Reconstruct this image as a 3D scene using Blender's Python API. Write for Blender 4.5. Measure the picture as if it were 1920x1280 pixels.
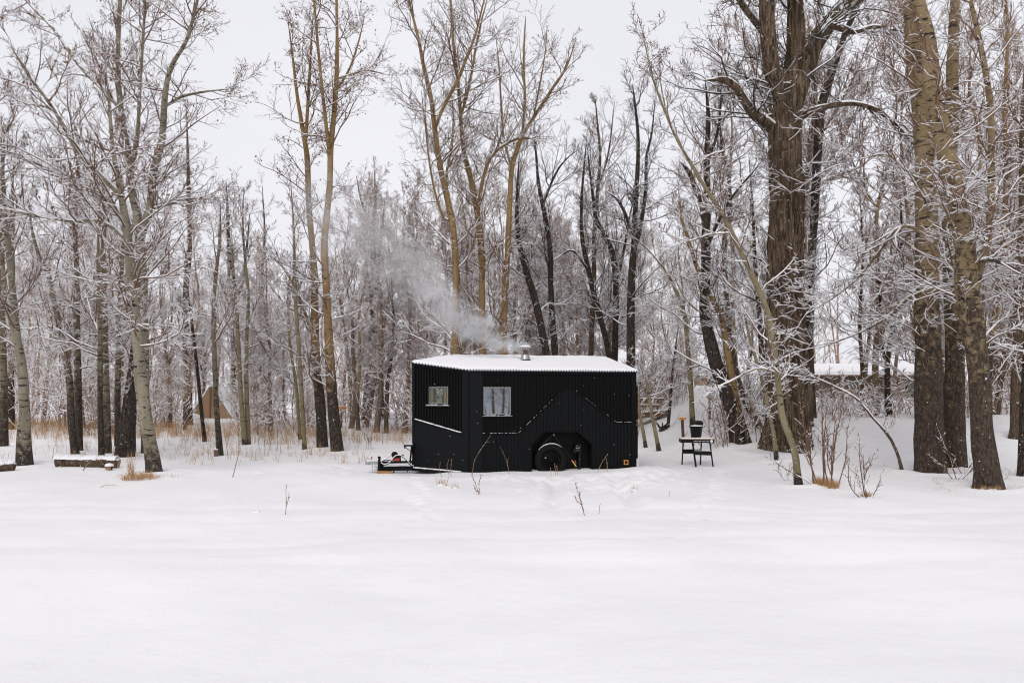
import bpy, math, random
import numpy as np

for o in list(bpy.data.objects):
    bpy.data.objects.remove(o, do_unlink=True)
SC = bpy.context.scene
COL = SC.collection

# ------------------------------------------------------------------ camera
EYE = 1.65          # camera height
FPX = 1493.33       # 28 mm lens expressed in pixels of the 1920 px wide photograph
HOR = 750.0         # row of the horizon
cam_d = bpy.data.cameras.new('camera')
cam_d.sensor_width = 36.0
cam_d.lens = 28.0
cam_d.shift_y = (HOR - 640.0) / 1920.0
cam_d.clip_start = 0.1
cam_d.clip_end = 3000.0
cam = bpy.data.objects.new('camera', cam_d)
cam.location = (0, 0, EYE)
cam.rotation_euler = (math.radians(90), 0, 0)
COL.objects.link(cam)
SC.camera = cam

# ------------------------------------------------------------------ sky, sun, exposure
SUN_EL, SUN_AZ = 50.0, 196.0     # high soft sun behind thin cloud, from behind the camera
world = bpy.data.worlds.new('World')
SC.world = world
world.use_nodes = True
wn = world.node_tree
bg = wn.nodes['Background']
sky = wn.nodes.new('ShaderNodeTexSky')
sky.sky_type = 'NISHITA'
sky.sun_disc = False
sky.sun_elevation = math.radians(SUN_EL)
sky.sun_rotation = math.radians(SUN_AZ)
sky.dust_density = 3.0
hsv = wn.nodes.new('ShaderNodeHueSaturation')
hsv.inputs['Saturation'].default_value = 0.35
wn.links.new(sky.outputs[0], hsv.inputs['Color'])
wtc = wn.nodes.new('ShaderNodeTexCoord')
wno = wn.nodes.new('ShaderNodeTexNoise')
wno.inputs['Scale'].default_value = 1.6
wno.inputs['Detail'].default_value = 3.0
wmp = wn.nodes.new('ShaderNodeMapping')
wmp.inputs['Scale'].default_value = (1, 1, 2.2)
wn.links.new(wtc.outputs['Generated'], wmp.inputs['Vector'])
wn.links.new(wmp.outputs[0], wno.inputs['Vector'])
wra = wn.nodes.new('ShaderNodeMapRange')
wra.inputs['From Min'].default_value = 0.3
wra.inputs['From Max'].default_value = 0.7
wra.inputs['To Min'].default_value = 0.80
wra.inputs['To Max'].default_value = 0.93
wn.links.new(wno.outputs[0], wra.inputs['Value'])
mix = wn.nodes.new('ShaderNodeMix')          # even cloud cover over the blue sky
mix.data_type = 'RGBA'
wn.links.new(wra.outputs[0], mix.inputs['Factor'])
wn.links.new(hsv.outputs[0], mix.inputs['A'])
mix.inputs['B'].default_value = (9.27, 9.25, 9.82, 1)
wn.links.new(mix.outputs['Result'], bg.inputs['Color'])
bg.inputs['Strength'].default_value = 0.10

sun_d = bpy.data.lights.new('sun', 'SUN')
sun_d.energy = 1.0
sun_d.angle = math.radians(30)
sun_d.color = (1.0, 0.93, 0.85)
sun = bpy.data.objects.new('sun', sun_d)
sun.rotation_euler = (math.radians(90 - SUN_EL), 0, math.radians(180 - SUN_AZ))
sun.location = (0, 0, 40)
COL.objects.link(sun)

SC.view_settings.view_transform = 'Standard'
SC.view_settings.look = 'None'
SC.view_settings.exposure = 0.0
SC.view_settings.gamma = 1.0
SC.render.film_transparent = False
SC.cycles.max_bounces = 8
SC.cycles.diffuse_bounces = 6
SC.cycles.glossy_bounces = 3
SC.cycles.transparent_max_bounces = 12
SC.cycles.volume_bounces = 1
SC.cycles.volume_step_rate = 0.5
SC.cycles.use_adaptive_sampling = False
SC.cycles.adaptive_threshold = 0.01
SC.cycles.use_denoising = True
SC.cycles.denoiser = 'OPENIMAGEDENOISE'
SC.cycles.denoising_prefilter = 'ACCURATE'
SC.cycles.filter_width = 1.1

# ------------------------------------------------------------------ helpers: naming
def tag(o, label=None, cat=None, group=None, kind=None):
    if label: o['label'] = label
    if cat: o['category'] = cat
    if group: o['group'] = group
    if kind: o['kind'] = kind
    return o

def empty(name, loc, rz=0.0):
    e = bpy.data.objects.new(name, None)
    e.empty_display_size = 0.2
    e.location = loc
    e.rotation_euler = (0, 0, rz)
    COL.objects.link(e)
    return e

def copy_tree(root):
    c = root.copy(); COL.objects.link(c)
    for ch in root.children:
        d = ch.copy(); COL.objects.link(d); d.parent = c
    return c

# ------------------------------------------------------------------ helpers: materials
class NT:
    def __init__(self, name):
        self.m = bpy.data.materials.new(name)
        self.m.use_nodes = True
        self.t = self.m.node_tree
        self.b = self.t.nodes['Principled BSDF']
        self.out = self.t.nodes['Material Output']
    def n(self, typ, **kw):
        nd = self.t.nodes.new(typ)
        for k, v in kw.items():
            if k.startswith('i_'):
                nd.inputs[k[2:].replace('_', ' ')].default_value = v
            else:
                setattr(nd, k, v)
        return nd
    def l(self, a, b):
        self.t.links.new(a, b)
    def coords(self, scale=(1, 1, 1), kind='Object', rot=(0, 0, 0)):
        tc = self.n('ShaderNodeTexCoord')
        mp = self.n('ShaderNodeMapping')
        mp.inputs['Scale'].default_value = scale
        mp.inputs['Rotation'].default_value = rot
        self.l(tc.outputs[kind], mp.inputs['Vector'])
        return mp.outputs[0]
    def noise(self, vec, scale, detail=3.0, rough=0.55, dist=0.0):
        nd = self.n('ShaderNodeTexNoise')
        nd.inputs['Scale'].default_value = scale
        nd.inputs['Detail'].default_value = detail
        nd.inputs['Roughness'].default_value = rough
        nd.inputs['Distortion'].default_value = dist
        if vec is not None: self.l(vec, nd.inputs['Vector'])
        return nd.outputs[0]
    def rng(self, val, a, b, c=0.0, d=1.0, smooth=True):
        nd = self.n('ShaderNodeMapRange')
        if smooth: nd.interpolation_type = 'SMOOTHSTEP'
        nd.inputs['From Min'].default_value = a
        nd.inputs['From Max'].default_value = b
        nd.inputs['To Min'].default_value = c
        nd.inputs['To Max'].default_value = d
        self.l(val, nd.inputs['Value'])
        return nd.outputs[0]
    def math(self, op, a, b=None):
        nd = self.n('ShaderNodeMath', operation=op)
        for i, v in enumerate((a, b)):
            if v is None: continue
            if isinstance(v, (int, float)): nd.inputs[i].default_value = v
            else: self.l(v, nd.inputs[i])
        return nd.outputs[0]
    def mix(self, fac, a, b):
        nd = self.n('ShaderNodeMix', data_type='RGBA')
        if isinstance(fac, (int, float)): nd.inputs['Factor'].default_value = fac
        else: self.l(fac, nd.inputs['Factor'])
        for k, v in (('A', a), ('B', b)):
            if isinstance(v, tuple): nd.inputs[k].default_value = (*v, 1)
            else: self.l(v, nd.inputs[k])
        return nd.outputs['Result']
    def col(self, c):
        if isinstance(c, tuple): self.b.inputs['Base Color'].default_value = (*c, 1)
        else: self.l(c, self.b.inputs['Base Color'])
    def rough(self, r):
        if isinstance(r, (int, float)): self.b.inputs['Roughness'].default_value = r
        else: self.l(r, self.b.inputs['Roughness'])
    def bump(self, h, strength=0.5, dist=0.02):
        nd = self.n('ShaderNodeBump')
        nd.inputs['Strength'].default_value = strength
        nd.inputs['Distance'].default_value = dist
        self.l(h, nd.inputs['Height'])
        self.l(nd.outputs[0], self.b.inputs['Normal'])
    def up(self):
        g = self.n('ShaderNodeNewGeometry')
        s = self.n('ShaderNodeSeparateXYZ')
        self.l(g.outputs['True Normal'], s.inputs[0])
        return s.outputs['Z']
    def zpos(self):
        tc = self.n('ShaderNodeTexCoord')
        s = self.n('ShaderNodeSeparateXYZ')
        self.l(tc.outputs['Object'], s.inputs[0])
        return s.outputs['Z']

SNOWC = (0.83, 0.835, 0.86)

def plain(name, c, rough=0.6, metal=0.0, var=0.15, scale=9.0, spec=0.5, bump=0.0):
    t = NT(name)
    v = t.noise(t.coords(), scale, 4.0)
    lo = tuple(x * (1 - var) for x in c); hi = tuple(min(1, x * (1 + var)) for x in c)
    t.col(t.mix(v, lo, hi))
    t.rough(t.rng(v, 0.2, 0.8, max(0, rough - 0.08), min(1, rough + 0.08)))
    t.b.inputs['Metallic'].default_value = metal
    t.b.inputs['Specular IOR Level'].default_value = spec
    if bump: t.bump(t.noise(t.coords(), scale * 6, 4.0), 0.5, bump)
    return t.m

def m_snow(name, ground=False):
    t = NT(name)
    if ground:
        v = t.coords((1, 1, 1))
        a = t.noise(v, 0.35, 3.0); b = t.noise(t.coords((1.0, 1.7, 1)), 1.1, 4.0, 0.5)
        c = t.noise(v, 38.0, 5.0, 0.7)
        t.col(t.mix(t.rng(a, .3, .7), (0.80, 0.80, 0.82), (0.86, 0.86, 0.875)))
        h = t.math('ADD', t.math('MULTIPLY', b, 1.0), t.math('MULTIPLY', c, 0.16))
        t.bump(t.math('ADD', h, t.math('MULTIPLY', t.noise(v, 6.5, 4.0, .6), .30)), 0.55, 0.06)
    else:
        c = t.noise(t.coords(), 22.0, 4.0, 0.65)
        t.col(t.mix(c, (0.80, 0.805, 0.83), (0.87, 0.87, 0.89)))
        t.bump(c, 0.4, 0.02)
    t.rough(0.75)
    t.b.inputs['Specular IOR Level'].default_value = 0.2
    return t.m

def m_bark_smooth(name, c1, c2, dark_h, dark_c=(0.050, 0.040, 0.033), marks=0.5, snow=True):
    """pale poplar bark with black scars; furrowed dark bark up to about dark_h metres"""
    t = NT(name)
    base = t.mix(t.rng(t.noise(t.coords((1, 1, 0.35)), 3.0, 4.0), .3, .7), c1, c2)
    fine = t.noise(t.coords((1, 1, 3.0)), 26.0, 4.0)
    base = t.mix(t.rng(fine, .35, .75, 0, .35), base, tuple(x * .55 for x in c1))
    scar = t.rng(t.noise(t.coords((1, 1, 4.5)), 4.2, 2.0, .5, .6), .66 - .08 * marks, .70 - .06 * marks)
    dots = t.rng(t.noise(t.coords((1, 1, 2.6)), 13.0, 2.0, .5, .4), .69 - .06 * marks, .73 - .06 * marks)
    base = t.mix(t.math('MAXIMUM', scar, t.math('MULTIPLY', dots, .8)), base, (0.035, 0.030, 0.027))
    fur = t.noise(t.coords((1, 1, 0.30)), 30.0, 6.0, .68, .9)
    rough_c = t.mix(t.rng(fur, .38, .66), tuple(x * .5 for x in dark_c), tuple(x * 1.9 for x in dark_c))
    blot = t.noise(t.coords((1, 1, .8)), 7.5, 7.0, .72, .5)
    oi = t.n('ShaderNodeObjectInfo')
    edge = t.math('ADD', t.zpos(), t.math('MULTIPLY', t.math('SUBTRACT', blot, .5), dark_h * 4.2 + .9))
    edge = t.math('SUBTRACT', edge, t.math('MULTIPLY', t.math('SUBTRACT', oi.outputs['Random'], .4), dark_h * 1.2))
    f = t.rng(edge, dark_h * .55, dark_h * 1.25 + .10, 1.0, 0.0)
    c = t.mix(f, base, rough_c)
    if snow:
        s = t.math('ADD', t.up(), t.math('MULTIPLY', t.math('SUBTRACT', t.noise(t.coords(), 7.0, 4.0, .65), .5), 1.5))
        c = t.mix(t.rng(s, .52, .66), c, SNOWC)
        c = t.mix(t.rng(t.noise(t.coords((1, 1, 1.4)), 15.0, 3.0, .6, .6), .685, .705), c, SNOWC)
    t.col(c); t.rough(.85)
    t.b.inputs['Specular IOR Level'].default_value = 0.15
    t.bump(t.math('ADD', t.math('MULTIPLY', fur, f), t.math('MULTIPLY', fine, .25)), .8, .03)
    return t.m

def m_bark_dark(name, c1, c2, bump=0.035, snow=.60, fs=26.0, fz=.26):
    t = NT(name)
    fur = t.noise(t.coords((1, 1, fz)), fs, 7.0, .7, 1.0)
    big = t.noise(t.coords((1, 1, .4)), 1.8, 3.0)
    c = t.mix(t.rng(fur, .36, .66), tuple(x * .4 for x in c1), c2)
    c = t.mix(t.rng(big, .35, .7, 0, .55), c, c1)
    s = t.math('ADD', t.up(), t.math('MULTIPLY', t.math('SUBTRACT', t.noise(t.coords(), 8.0, 4.0, .7), .5), 1.5))
    c = t.mix(t.rng(s, snow - .06, snow + .08), c, SNOWC)
    c = t.mix(t.rng(t.noise(t.coords((1, 1, 1.4)), 15.0, 3.0, .6, .6), .675, .695), c, SNOWC)
    t.col(c); t.rough(.9)
    t.b.inputs['Specular IOR Level'].default_value = 0.1
    t.bump(fur, .9, bump)
    return t.m

M = {}
M['ground_snow'] = m_snow('ground_snow', True)
M['snow'] = m_snow('loose_snow')
M['pale'] = m_bark_smooth('pale_aspen_bark', (0.21, 0.183, 0.132), (0.315, 0.28, 0.212), 0.6, marks=.85)
M['pale_low'] = m_bark_smooth('grey_aspen_bark', (0.140, 0.115, 0.075), (0.225, 0.188, 0.130), 1.6, marks=.85)
M['tan'] = m_bark_smooth('tan_poplar_bark', (0.225, 0.145, 0.066), (0.325, 0.222, 0.110), 1.6, marks=.35)
M['tan_high'] = m_bark_smooth('weathered_poplar_bark', (0.200, 0.143, 0.078), (0.295, 0.220, 0.130), 4.0, (0.060, 0.044, 0.033), marks=1.1)
M['olive'] = m_bark_smooth('olive_sapling_bark', (0.20, 0.165, 0.095), (0.28, 0.24, 0.155), 0.12, marks=.45)
M['brown'] = m_bark_dark('brown_bark', (0.100, 0.070, 0.048), (0.20, 0.145, 0.102))
M['dark'] = m_bark_dark('dark_bark', (0.040, 0.032, 0.027), (0.105, 0.083, 0.068))
M['cotton'] = m_bark_dark('cottonwood_bark', (0.062, 0.043, 0.030), (0.240, 0.170, 0.115), .05, .72, 11.0, .10)
M['paled_bark'] = m_bark_dark('haze_paled_far_bark', (0.20, 0.145, 0.105), (0.33, 0.25, 0.19), .03, .40)  # far copy of the brown bark, paled in colour in place of haze
M['paled_dark'] = m_bark_dark('haze_paled_far_dark_bark', (0.10, 0.072, 0.054), (0.19, 0.145, 0.112), .03, .42)  # far dark bark, its haze likewise put into a lighter colour
M['paled_tan'] = m_bark_smooth('haze_paled_far_poplar_bark', (0.27, 0.185, 0.095), (0.38, 0.275, 0.155), 1.2, (0.10, 0.08, 0.065), marks=.4)  # far poplar bark with the paleness of distance put into its colour
M['paled_twig'] = plain('haze_paled_far_twig', (0.34, 0.225, 0.168), .85, var=.3, scale=3.0, spec=.1)  # twig colour lightened to make up for dim light inside the woods
M['twig'] = plain('twig_bark', (0.165, 0.098, 0.066), .85, var=.35, scale=3.0, spec=.1)
M['twig_dark'] = plain('dark_twig_bark', (0.068, 0.052, 0.044), .85, var=.35, scale=3.0, spec=.1)
M['twig_tan'] = plain('tan_twig_bark', (0.15, 0.105, 0.068), .85, var=.3, scale=3.0, spec=.1)
M['bud'] = plain('dry_leaf', (0.20, 0.080, 0.040), .8, var=.4, scale=5.0, spec=.1)
M['grass'] = plain('dry_grass_straw', (0.46, 0.285, 0.130), .8, var=.35, scale=6.0, spec=.1)
M['stalk'] = plain('dry_stalk', (0.27, 0.165, 0.10), .8, var=.3, scale=6.0, spec=.1)
M['black'] = plain('black_cladding', (0.0042, 0.0042, 0.0046), .6, var=.3, scale=2.5, spec=.10)
M['black_trim'] = plain('black_trim_metal', (0.0052, 0.0053, 0.0057), .65, var=.2, scale=3.0, spec=.10)
M['black_sheet'] = plain('black_sheet_metal', (0.0056, 0.0066, 0.0072), .6, var=.2, scale=1.5, spec=.13)
M['black_frame'] = plain('black_steel', (0.006, 0.006, 0.0065), .55, var=.3, scale=8.0, spec=.15)
M['rubber'] = plain('tyre_rubber', (0.006, 0.006, 0.006), .85, var=.3, scale=12.0, spec=.2)
M['rim'] = plain('black_rim', (0.004, 0.004, 0.0045), .6, var=.2, scale=5.0, spec=.08)
M['galv'] = plain('galvanised_steel', (0.42, 0.43, 0.44), .4, metal=.8, var=.2, scale=14.0)
M['grey_alu'] = plain('grey_aluminium', (0.30, 0.31, 0.32), .4, metal=.5, var=.1, scale=10.0)
M['rust'] = plain('rusty_steel', (0.20, 0.085, 0.045), .75, var=.5, scale=16.0)
M['flue_steel'] = plain('heat_stained_steel', (0.12, 0.075, 0.05), .55, metal=.4, var=.5, scale=14.0)
M['red'] = plain('red_plastic', (0.36, 0.045, 0.040), .4, var=.2, scale=10.0)
M['yellow'] = plain('yellow_tag', (0.62, 0.40, 0.08), .5, var=.1)
M['orange'] = plain('orange_plastic', (0.66, 0.26, 0.035), .4, var=.1)
M['white_pl'] = plain('white_plastic', (0.72, 0.73, 0.75), .45, var=.05)
M['wood'] = plain('window_timber', (0.40, 0.25, 0.11), .55, var=.25, scale=7.0)
M['lumber'] = plain('lumber', (0.36, 0.19, 0.075), .75, var=.3, scale=9.0)
M['old_wood'] = plain('weathered_wood', (0.16, 0.105, 0.068), .85, var=.4, scale=7.0, bump=.004)
M['post_wood'] = plain('treated_post', (0.095, 0.052, 0.030), .8, var=.35, scale=9.0, bump=.003)
M['siding'] = plain('cedar_siding', (0.17, 0.095, 0.052), .8, var=.35, scale=4.0)
M['stone'] = plain('grey_siding', (0.12, 0.085, 0.062), .85, var=.4, scale=3.0)
M['tan_wall'] = plain('tan_boarding', (0.27, 0.19, 0.115), .8, var=.25, scale=3.0)
M['canvas'] = plain('tan_canvas', (0.34, 0.215, 0.13), .85, var=.15, scale=3.0)
M['interior'] = plain('interior_panelling', (0.09, 0.055, 0.03), .7, var=.3, scale=4.0)
M['plastic_black'] = plain('black_plastic', (0.007, 0.007, 0.0075), .5, var=.2, scale=6.0, spec=.2)

def m_glass(name, refl, tint):
    t = NT(name)
    tr = t.n('ShaderNodeBsdfTransparent'); tr.inputs[0].default_value = (*tint, 1)
    gl = t.n('ShaderNodeBsdfGlossy'); gl.inputs['Roughness'].default_value = 0.015
    gl.inputs['Color'].default_value = (0.86, 0.93, 1.0, 1)
    lw = t.n('ShaderNodeLayerWeight'); lw.inputs['Blend'].default_value = 0.12
    f = t.rng(lw.outputs['Fresnel'], 0.0, 1.0, refl, 0.95, False)
    ms = t.n('ShaderNodeMixShader')
    t.l(f, ms.inputs[0]); t.l(tr.outputs[0], ms.inputs[1]); t.l(gl.outputs[0], ms.inputs[2])
    t.l(ms.outputs[0], t.out.inputs['Surface'])
    return t.m
M['glass'] = m_glass('clear_pane', 0.05, (0.80, 0.84, 0.80))
M['glass_mirror'] = m_glass('reflective_pane', 0.24, (0.45, 0.5, 0.52))

def m_logend():
    t = NT('log_cut_face')
    v = t.coords((1, 1, 1))
    w = t.n('ShaderNodeTexWave', wave_type='RINGS', rings_direction='X')
    w.inputs['Scale'].default_value = 14.0; w.inputs['Distortion'].default_value = 2.5
    t.l(v, w.inputs['Vector'])
    t.col(t.mix(w.outputs['Color'], (0.26, 0.15, 0.075), (0.45, 0.30, 0.165)))
    t.rough(.85)
    return t.m
M['logend'] = m_logend()

# ------------------------------------------------------------------ helpers: meshes
def np_mesh(name, V, polys, smooth=False, mats=()):
    """V (n,3); polys list of (faces (m,k) int array, material index or (m,) array)"""
    me = bpy.data.meshes.new(name)
    V = np.ascontiguousarray(V, dtype=np.float32)
    me.vertices.add(len(V)); me.vertices.foreach_set('co', V.ravel())
    polys = [(np.asarray(f), mi) for f, mi in polys if len(f)]
    loops = np.concatenate([f.ravel() for f, _ in polys]).astype(np.int32)
    sizes = np.concatenate([np.full(len(f), f.shape[1]) for f, _ in polys])
    starts = np.concatenate([[0], np.cumsum(sizes)[:-1]]).astype(np.int32)
    mi = np.concatenate([np.broadcast_to(np.asarray(m), (len(f),)) for f, m in polys]).astype(np.int32)
    me.loops.add(len(loops)); me.loops.foreach_set('vertex_index', loops)
    me.polygons.add(len(sizes)); me.polygons.foreach_set('loop_start', starts)
    me.polygons.foreach_set('material_index', mi)
    if smooth:
        me.polygons.foreach_set('use_smooth', np.ones(len(sizes), dtype=bool))
    for m in mats: me.materials.append(M[m] if isinstance(m, str) else m)
    me.update(calc_edges=True)
    return me

def link(name, me, parent=None, loc=None):
    o = bpy.data.objects.new(name, me)
    COL.objects.link(o)
    if parent is not None: o.parent = parent
    if loc is not None: o.location = loc
    return o

class MB:
    """collects shapes and links them as one mesh object"""
    def __init__(s): s.v = []; s.f = []; s.n = 0
    def add(s, V, F):
        V = np.asarray(V, float)
        s.v.append(V); s.f += [tuple(i + s.n for i in f) for f in F]; s.n += len(V); return s
    def box(s, a, b):
        (x0, y0, z0), (x1, y1, z1) = a, b
        V = [(x0, y0, z0), (x1, y0, z0), (x1, y1, z0), (x0, y1, z0), (x0, y0, z1), (x1, y0, z1), (x1, y1, z1), (x0, y1, z1)]
        return s.add(V, [(0, 3, 2, 1), (4, 5, 6, 7), (0, 1, 5, 4), (1, 2, 6, 5), (2, 3, 7, 6), (3, 0, 4, 7)])
    def obox(s, o, e, n, a, b):
        """box in a vertical frame: o origin, e along, n outward; a=(s0,d0,z0), b=(s1,d1,z1)"""
        V = []
        for z in (a[2], b[2]):
            for ss, d in ((a[0], a[1]), (b[0], a[1]), (b[0], b[1]), (a[0], b[1])):
                V.append((o[0] + e[0] * ss + n[0] * d, o[1] + e[1] * ss + n[1] * d, z))
        return s.add(V, [(0, 3, 2, 1), (4, 5, 6, 7), (0, 1, 5, 4), (1, 2, 6, 5), (2, 3, 7, 6), (3, 0, 4, 7)])
    def bar(s, p, q, w, h=None, up=(0, 0, 1)):
        """square bar from p to q"""
        p = np.array(p, float); q = np.array(q, float); h = w if h is None else h
        t = (q - p) / np.linalg.norm(q - p); up = np.array(up, float)
        if abs(t @ up) > .98: up = np.array((1., 0, 0))
        a = np.cross(t, up); a /= np.linalg.norm(a); b = np.cross(a, t)
        V = [c + a * i * w / 2 + b * j * h / 2 for c in (p, q) for i, j in ((-1, -1), (1, -1), (1, 1), (-1, 1))]
        return s.add(V, [(3, 2, 1, 0), (4, 5, 6, 7), (0, 1, 5, 4), (1, 2, 6, 5), (2, 3, 7, 6), (3, 0, 4, 7)])
    def tube(s, pts, r, n=8, caps=True):
        P = np.array(pts, float); K = len(P)
        R = np.broadcast_to(np.asarray(r, float), (K,))
        T = np.gradient(P, axis=0); T /= np.linalg.norm(T, axis=1)[:, None] + 1e-9
        ref = np.array((0.13, 0.21, 0.97)) if abs(T[:, 2]).mean() < .8 else np.array((0.97, .21, .1))
        A = np.cross(T, ref); A /= np.linalg.norm(A, axis=1)[:, None]; B = np.cross(A, T)
        th = np.arange(n) * 2 * np.pi / n
        V = (P[:, None] + R[:, None, None] * (A[:, None] * np.cos(th)[None, :, None] + B[:, None] * np.sin(th)[None, :, None])).reshape(-1, 3)
        F = [(k * n + i, k * n + (i + 1) % n, (k + 1) * n + (i + 1) % n, (k + 1) * n + i) for k in range(K - 1) for i in range(n)]
        if caps: F += [tuple(range(n))[::-1], tuple((K - 1) * n + i for i in range(n))]
        return s.add(V, F)
    def lathe(s, prof, c, axis='z', n=24, close=True):
        """prof [(r, h)] revolved about an axis through c"""
        th = np.arange(n) * 2 * np.pi / n; V = []
        for r, h in prof:
            for a in th:
                x, y = r * math.cos(a), r * math.sin(a)
                V.append({'z': (x, y, h), 'y': (x, h, y), 'x': (h, x, y)}[axis])
        V = np.array(V) + np.array(c, float)
        K = len(prof)
        F = [(k * n + i, k * n + (i + 1) % n, (k + 1) * n + (i + 1) % n, (k + 1) * n + i) for k in range(K - 1) for i in range(n)]
        if close: F += [tuple(range(n))[::-1], tuple((K - 1) * n + i for i in range(n))]
        return s.add(V, F)
    def prism(s, poly, d0, d1, fn):
        """poly [(a,b)] extruded between d0 and d1; fn(a,b,d)->xyz"""
        n = len(poly)
        V = [fn(a, b, d0) for a, b in poly] + [fn(a, b, d1) for a, b in poly]
        F = [tuple(range(n))[::-1], tuple(range(n, 2 * n))] + [(i, (i + 1) % n, n + (i + 1) % n, n + i) for i in range(n)]
        return s.add(V, F)
    def build(s, name, mat, parent=None, smooth=False, loc=None, bevel=0.0):
        me = bpy.data.meshes.new(name)
        me.from_pydata([tuple(v) for v in np.concatenate(s.v)], [], s.f)
        me.materials.append(M[mat] if isinstance(mat, str) else mat)
        if smooth: me.polygons.foreach_set('use_smooth', np.ones(len(me.polygons), dtype=bool))
        me.update()
        o = link(name, me, parent, loc)
        if bevel:
            b = o.modifiers.new('bevel', 'BEVEL'); b.width = bevel; b.segments = 2; b.limit_method = 'ANGLE'
        return o

# ------------------------------------------------------------------ ground
def sstep(t):
    t = np.clip(t, 0, 1); return t * t * (3 - 2 * t)

_wr = np.random.RandomState(5)
_W = [(_wr.uniform(.25, 1.6), _wr.uniform(0, 6.28), _wr.uniform(0, 6.28)) for _ in range(14)]
_FOOT = []
_fr = np.random.RandomState(11)
for (xa, ya, xb, yb, n) in ((3.4, 17.6, .5, 13.2, 13), (-.2, 16.6, 3.3, 17.6, 9), (3.2, 18.2, 4.9, 19.2, 8), (-3.6, 17.6, -4.9, 20.5, 8), (2.2, 16.9, 4.4, 17.9, 7), (.2, 15.0, 2.7, 16.4, 8), (5.0, 19.0, 2.0, 9.5, 22), (-4.6, 17.4, -9.5, 18.5, 14), (-2.0, 16.6, -1.2, 10.5, 13)):
    for i in range(n):
        f = i / (n - 1)
        _FOOT.append((xa + (xb - xa) * f + _fr.normal(0, .12), ya + (yb - ya) * f + _fr.normal(0, .14), _fr.uniform(.035, .065)))
for i in range(46):
    _FOOT.append((_fr.uniform(-.8, 3.6), _fr.uniform(15.8, 17.6), _fr.uniform(.02, .045)))

def G(x, y):
    """height of the snow at x, y"""
    x = np.asarray(x, float); y = np.asarray(y, float)
    z = 0.75 * sstep((y - 20) / 30)
    r = x / np.maximum(y, 1)
    w = sstep((r - .12) / .08) * (1 - sstep((r - .30) / .10))
    z = z + sstep((x - 3) / 5) * (1.0 * sstep((y - 19) / 9) + .75 * w * sstep((y - 26) / 16))
    for k, (fr, ph, an) in enumerate(_W):
        z = z + .016 / fr ** .8 * np.sin(fr * (x * math.cos(an) + y * math.sin(an)) + ph)
    # trodden strip and ruts in front of the camper
    for rx in (.75, 2.05):
        z = z + (-.10 * np.exp(-((x - rx - .06 * (y - 14)) / .12) ** 2) + .035 * np.exp(-((np.abs(x - rx - .06 * (y - 14)) - .26) / .09) ** 2)) * sstep((y - 11.5) / 2) * (1 - sstep((y - 16.6) / 1.0))
    z = z + .05 * np.exp(-((y - 17.25 - .21 * x) / .30) ** 2) * sstep((x + 1.6) / .8) * (1 - sstep((x - 3.2) / .6))
    for c0, c1, c2 in ((9.3, .05, .004), (8.0, .05, .004), (12.4, -.03, .002), (11.2, -.03, .002)):
        z = z - .032 * np.exp(-((y - c0 - c1 * x - c2 * x * x) / .16) ** 2)
    z = z + .10 * np.exp(-(((x - 3.0) / .8) ** 2 + ((y - 18.3) / .4) ** 2))
    z = z - .05 * np.exp(-((y - 11.0) / 2.2) ** 2)
    z = z - .13 * np.exp(-(((x + 2.9) / 1.25) ** 4 + ((y - 18.4) / 1.0) ** 4))     # hollow round the drawbar
    return z

def feet(x, y):
    z = np.zeros_like(x)
    for fx, fy, d in _FOOT:
        q = ((x - fx) / .10) ** 2 + ((y - fy) / .16) ** 2
        near = q < 9
        z[near] += -d * np.exp(-q[near]) + .35 * d * np.exp(-(np.sqrt(q[near]) - 1.7) ** 2 / .25)
    return z

def hit(px, py):
    """where the sight line through a photo pixel meets the snow"""
    Y = np.arange(3.0, 120.0, .02)
    X = (px - 960) * Y / FPX; Z = EYE - (py - HOR) * Y / FPX
    i = np.argmax(Z <= G(X, Y))
    return float(X[i]), float(Y[i]), float(G(X[i], Y[i]))

def at(px, py, Y):
    return np.array(((px - 960) * Y / FPX, Y, EYE - (py - HOR) * Y / FPX))

BASES = []
def build_ground():
    ys = np.concatenate([[-400, -150, -60, -25, -10, -3], np.arange(0, 8, .25), np.arange(8, 13, .15), np.arange(13, 20.5, .085), np.arange(20.6, 30, .16), np.arange(30, 60, .6), np.arange(61, 90, 2), [95, 110, 140, 200, 320, 500, 900]])
    xs = np.concatenate([[-700, -350, -180, -110, -75, -55], np.arange(-42, -14, .7), np.arange(-14, -6, .2), np.arange(-6, 6, .09), np.arange(6, 8, .15), np.arange(8, 16, .2), np.arange(16, 42, .7), [45, 55, 75, 110, 180, 350, 700]])
    X, Y = np.meshgrid(xs, ys)
    Z = G(X, Y) + feet(X, Y)
    for bx, by, br in BASES:                 # drifted collar and melt hollow round each trunk
        q = np.sqrt((X - bx) ** 2 + (Y - by) ** 2); m = q < br * 8 + 1.2
        Z[m] += .055 * np.exp(-((q[m] - br * 2.2 - .14) / .17) ** 2) - .06 * np.exp(-(q[m] / (br * 1.3 + .04)) ** 2)
    near = (Y > 3) & (Y < 22)
    Z[near] += (.020 * np.sin(X * 1.9 + 1.3 * np.sin(Y * .9)) * np.sin(Y * 1.3 + .7 * np.sin(X * .8)) + .009 * np.sin(X * 4.7 + Y * 1.1 + 2 * np.sin(Y * .7)) * np.sin(Y * 2.9 + X * .6))[near]
    V = np.stack([X, Y, Z], -1).reshape(-1, 3)
    n, m = len(xs), len(ys)
    i = (np.arange(m - 1)[:, None] * n + np.arange(n - 1)[None]).ravel()
    F = np.stack([i, i + 1, i + n + 1, i + n], 1)
    o = link('snowy_ground', np_mesh('snowy_ground', V, [(F, 0)], True, ['ground_snow']))
    tag(o, 'smooth white snow covering the whole clearing', None, None, 'structure')
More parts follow.
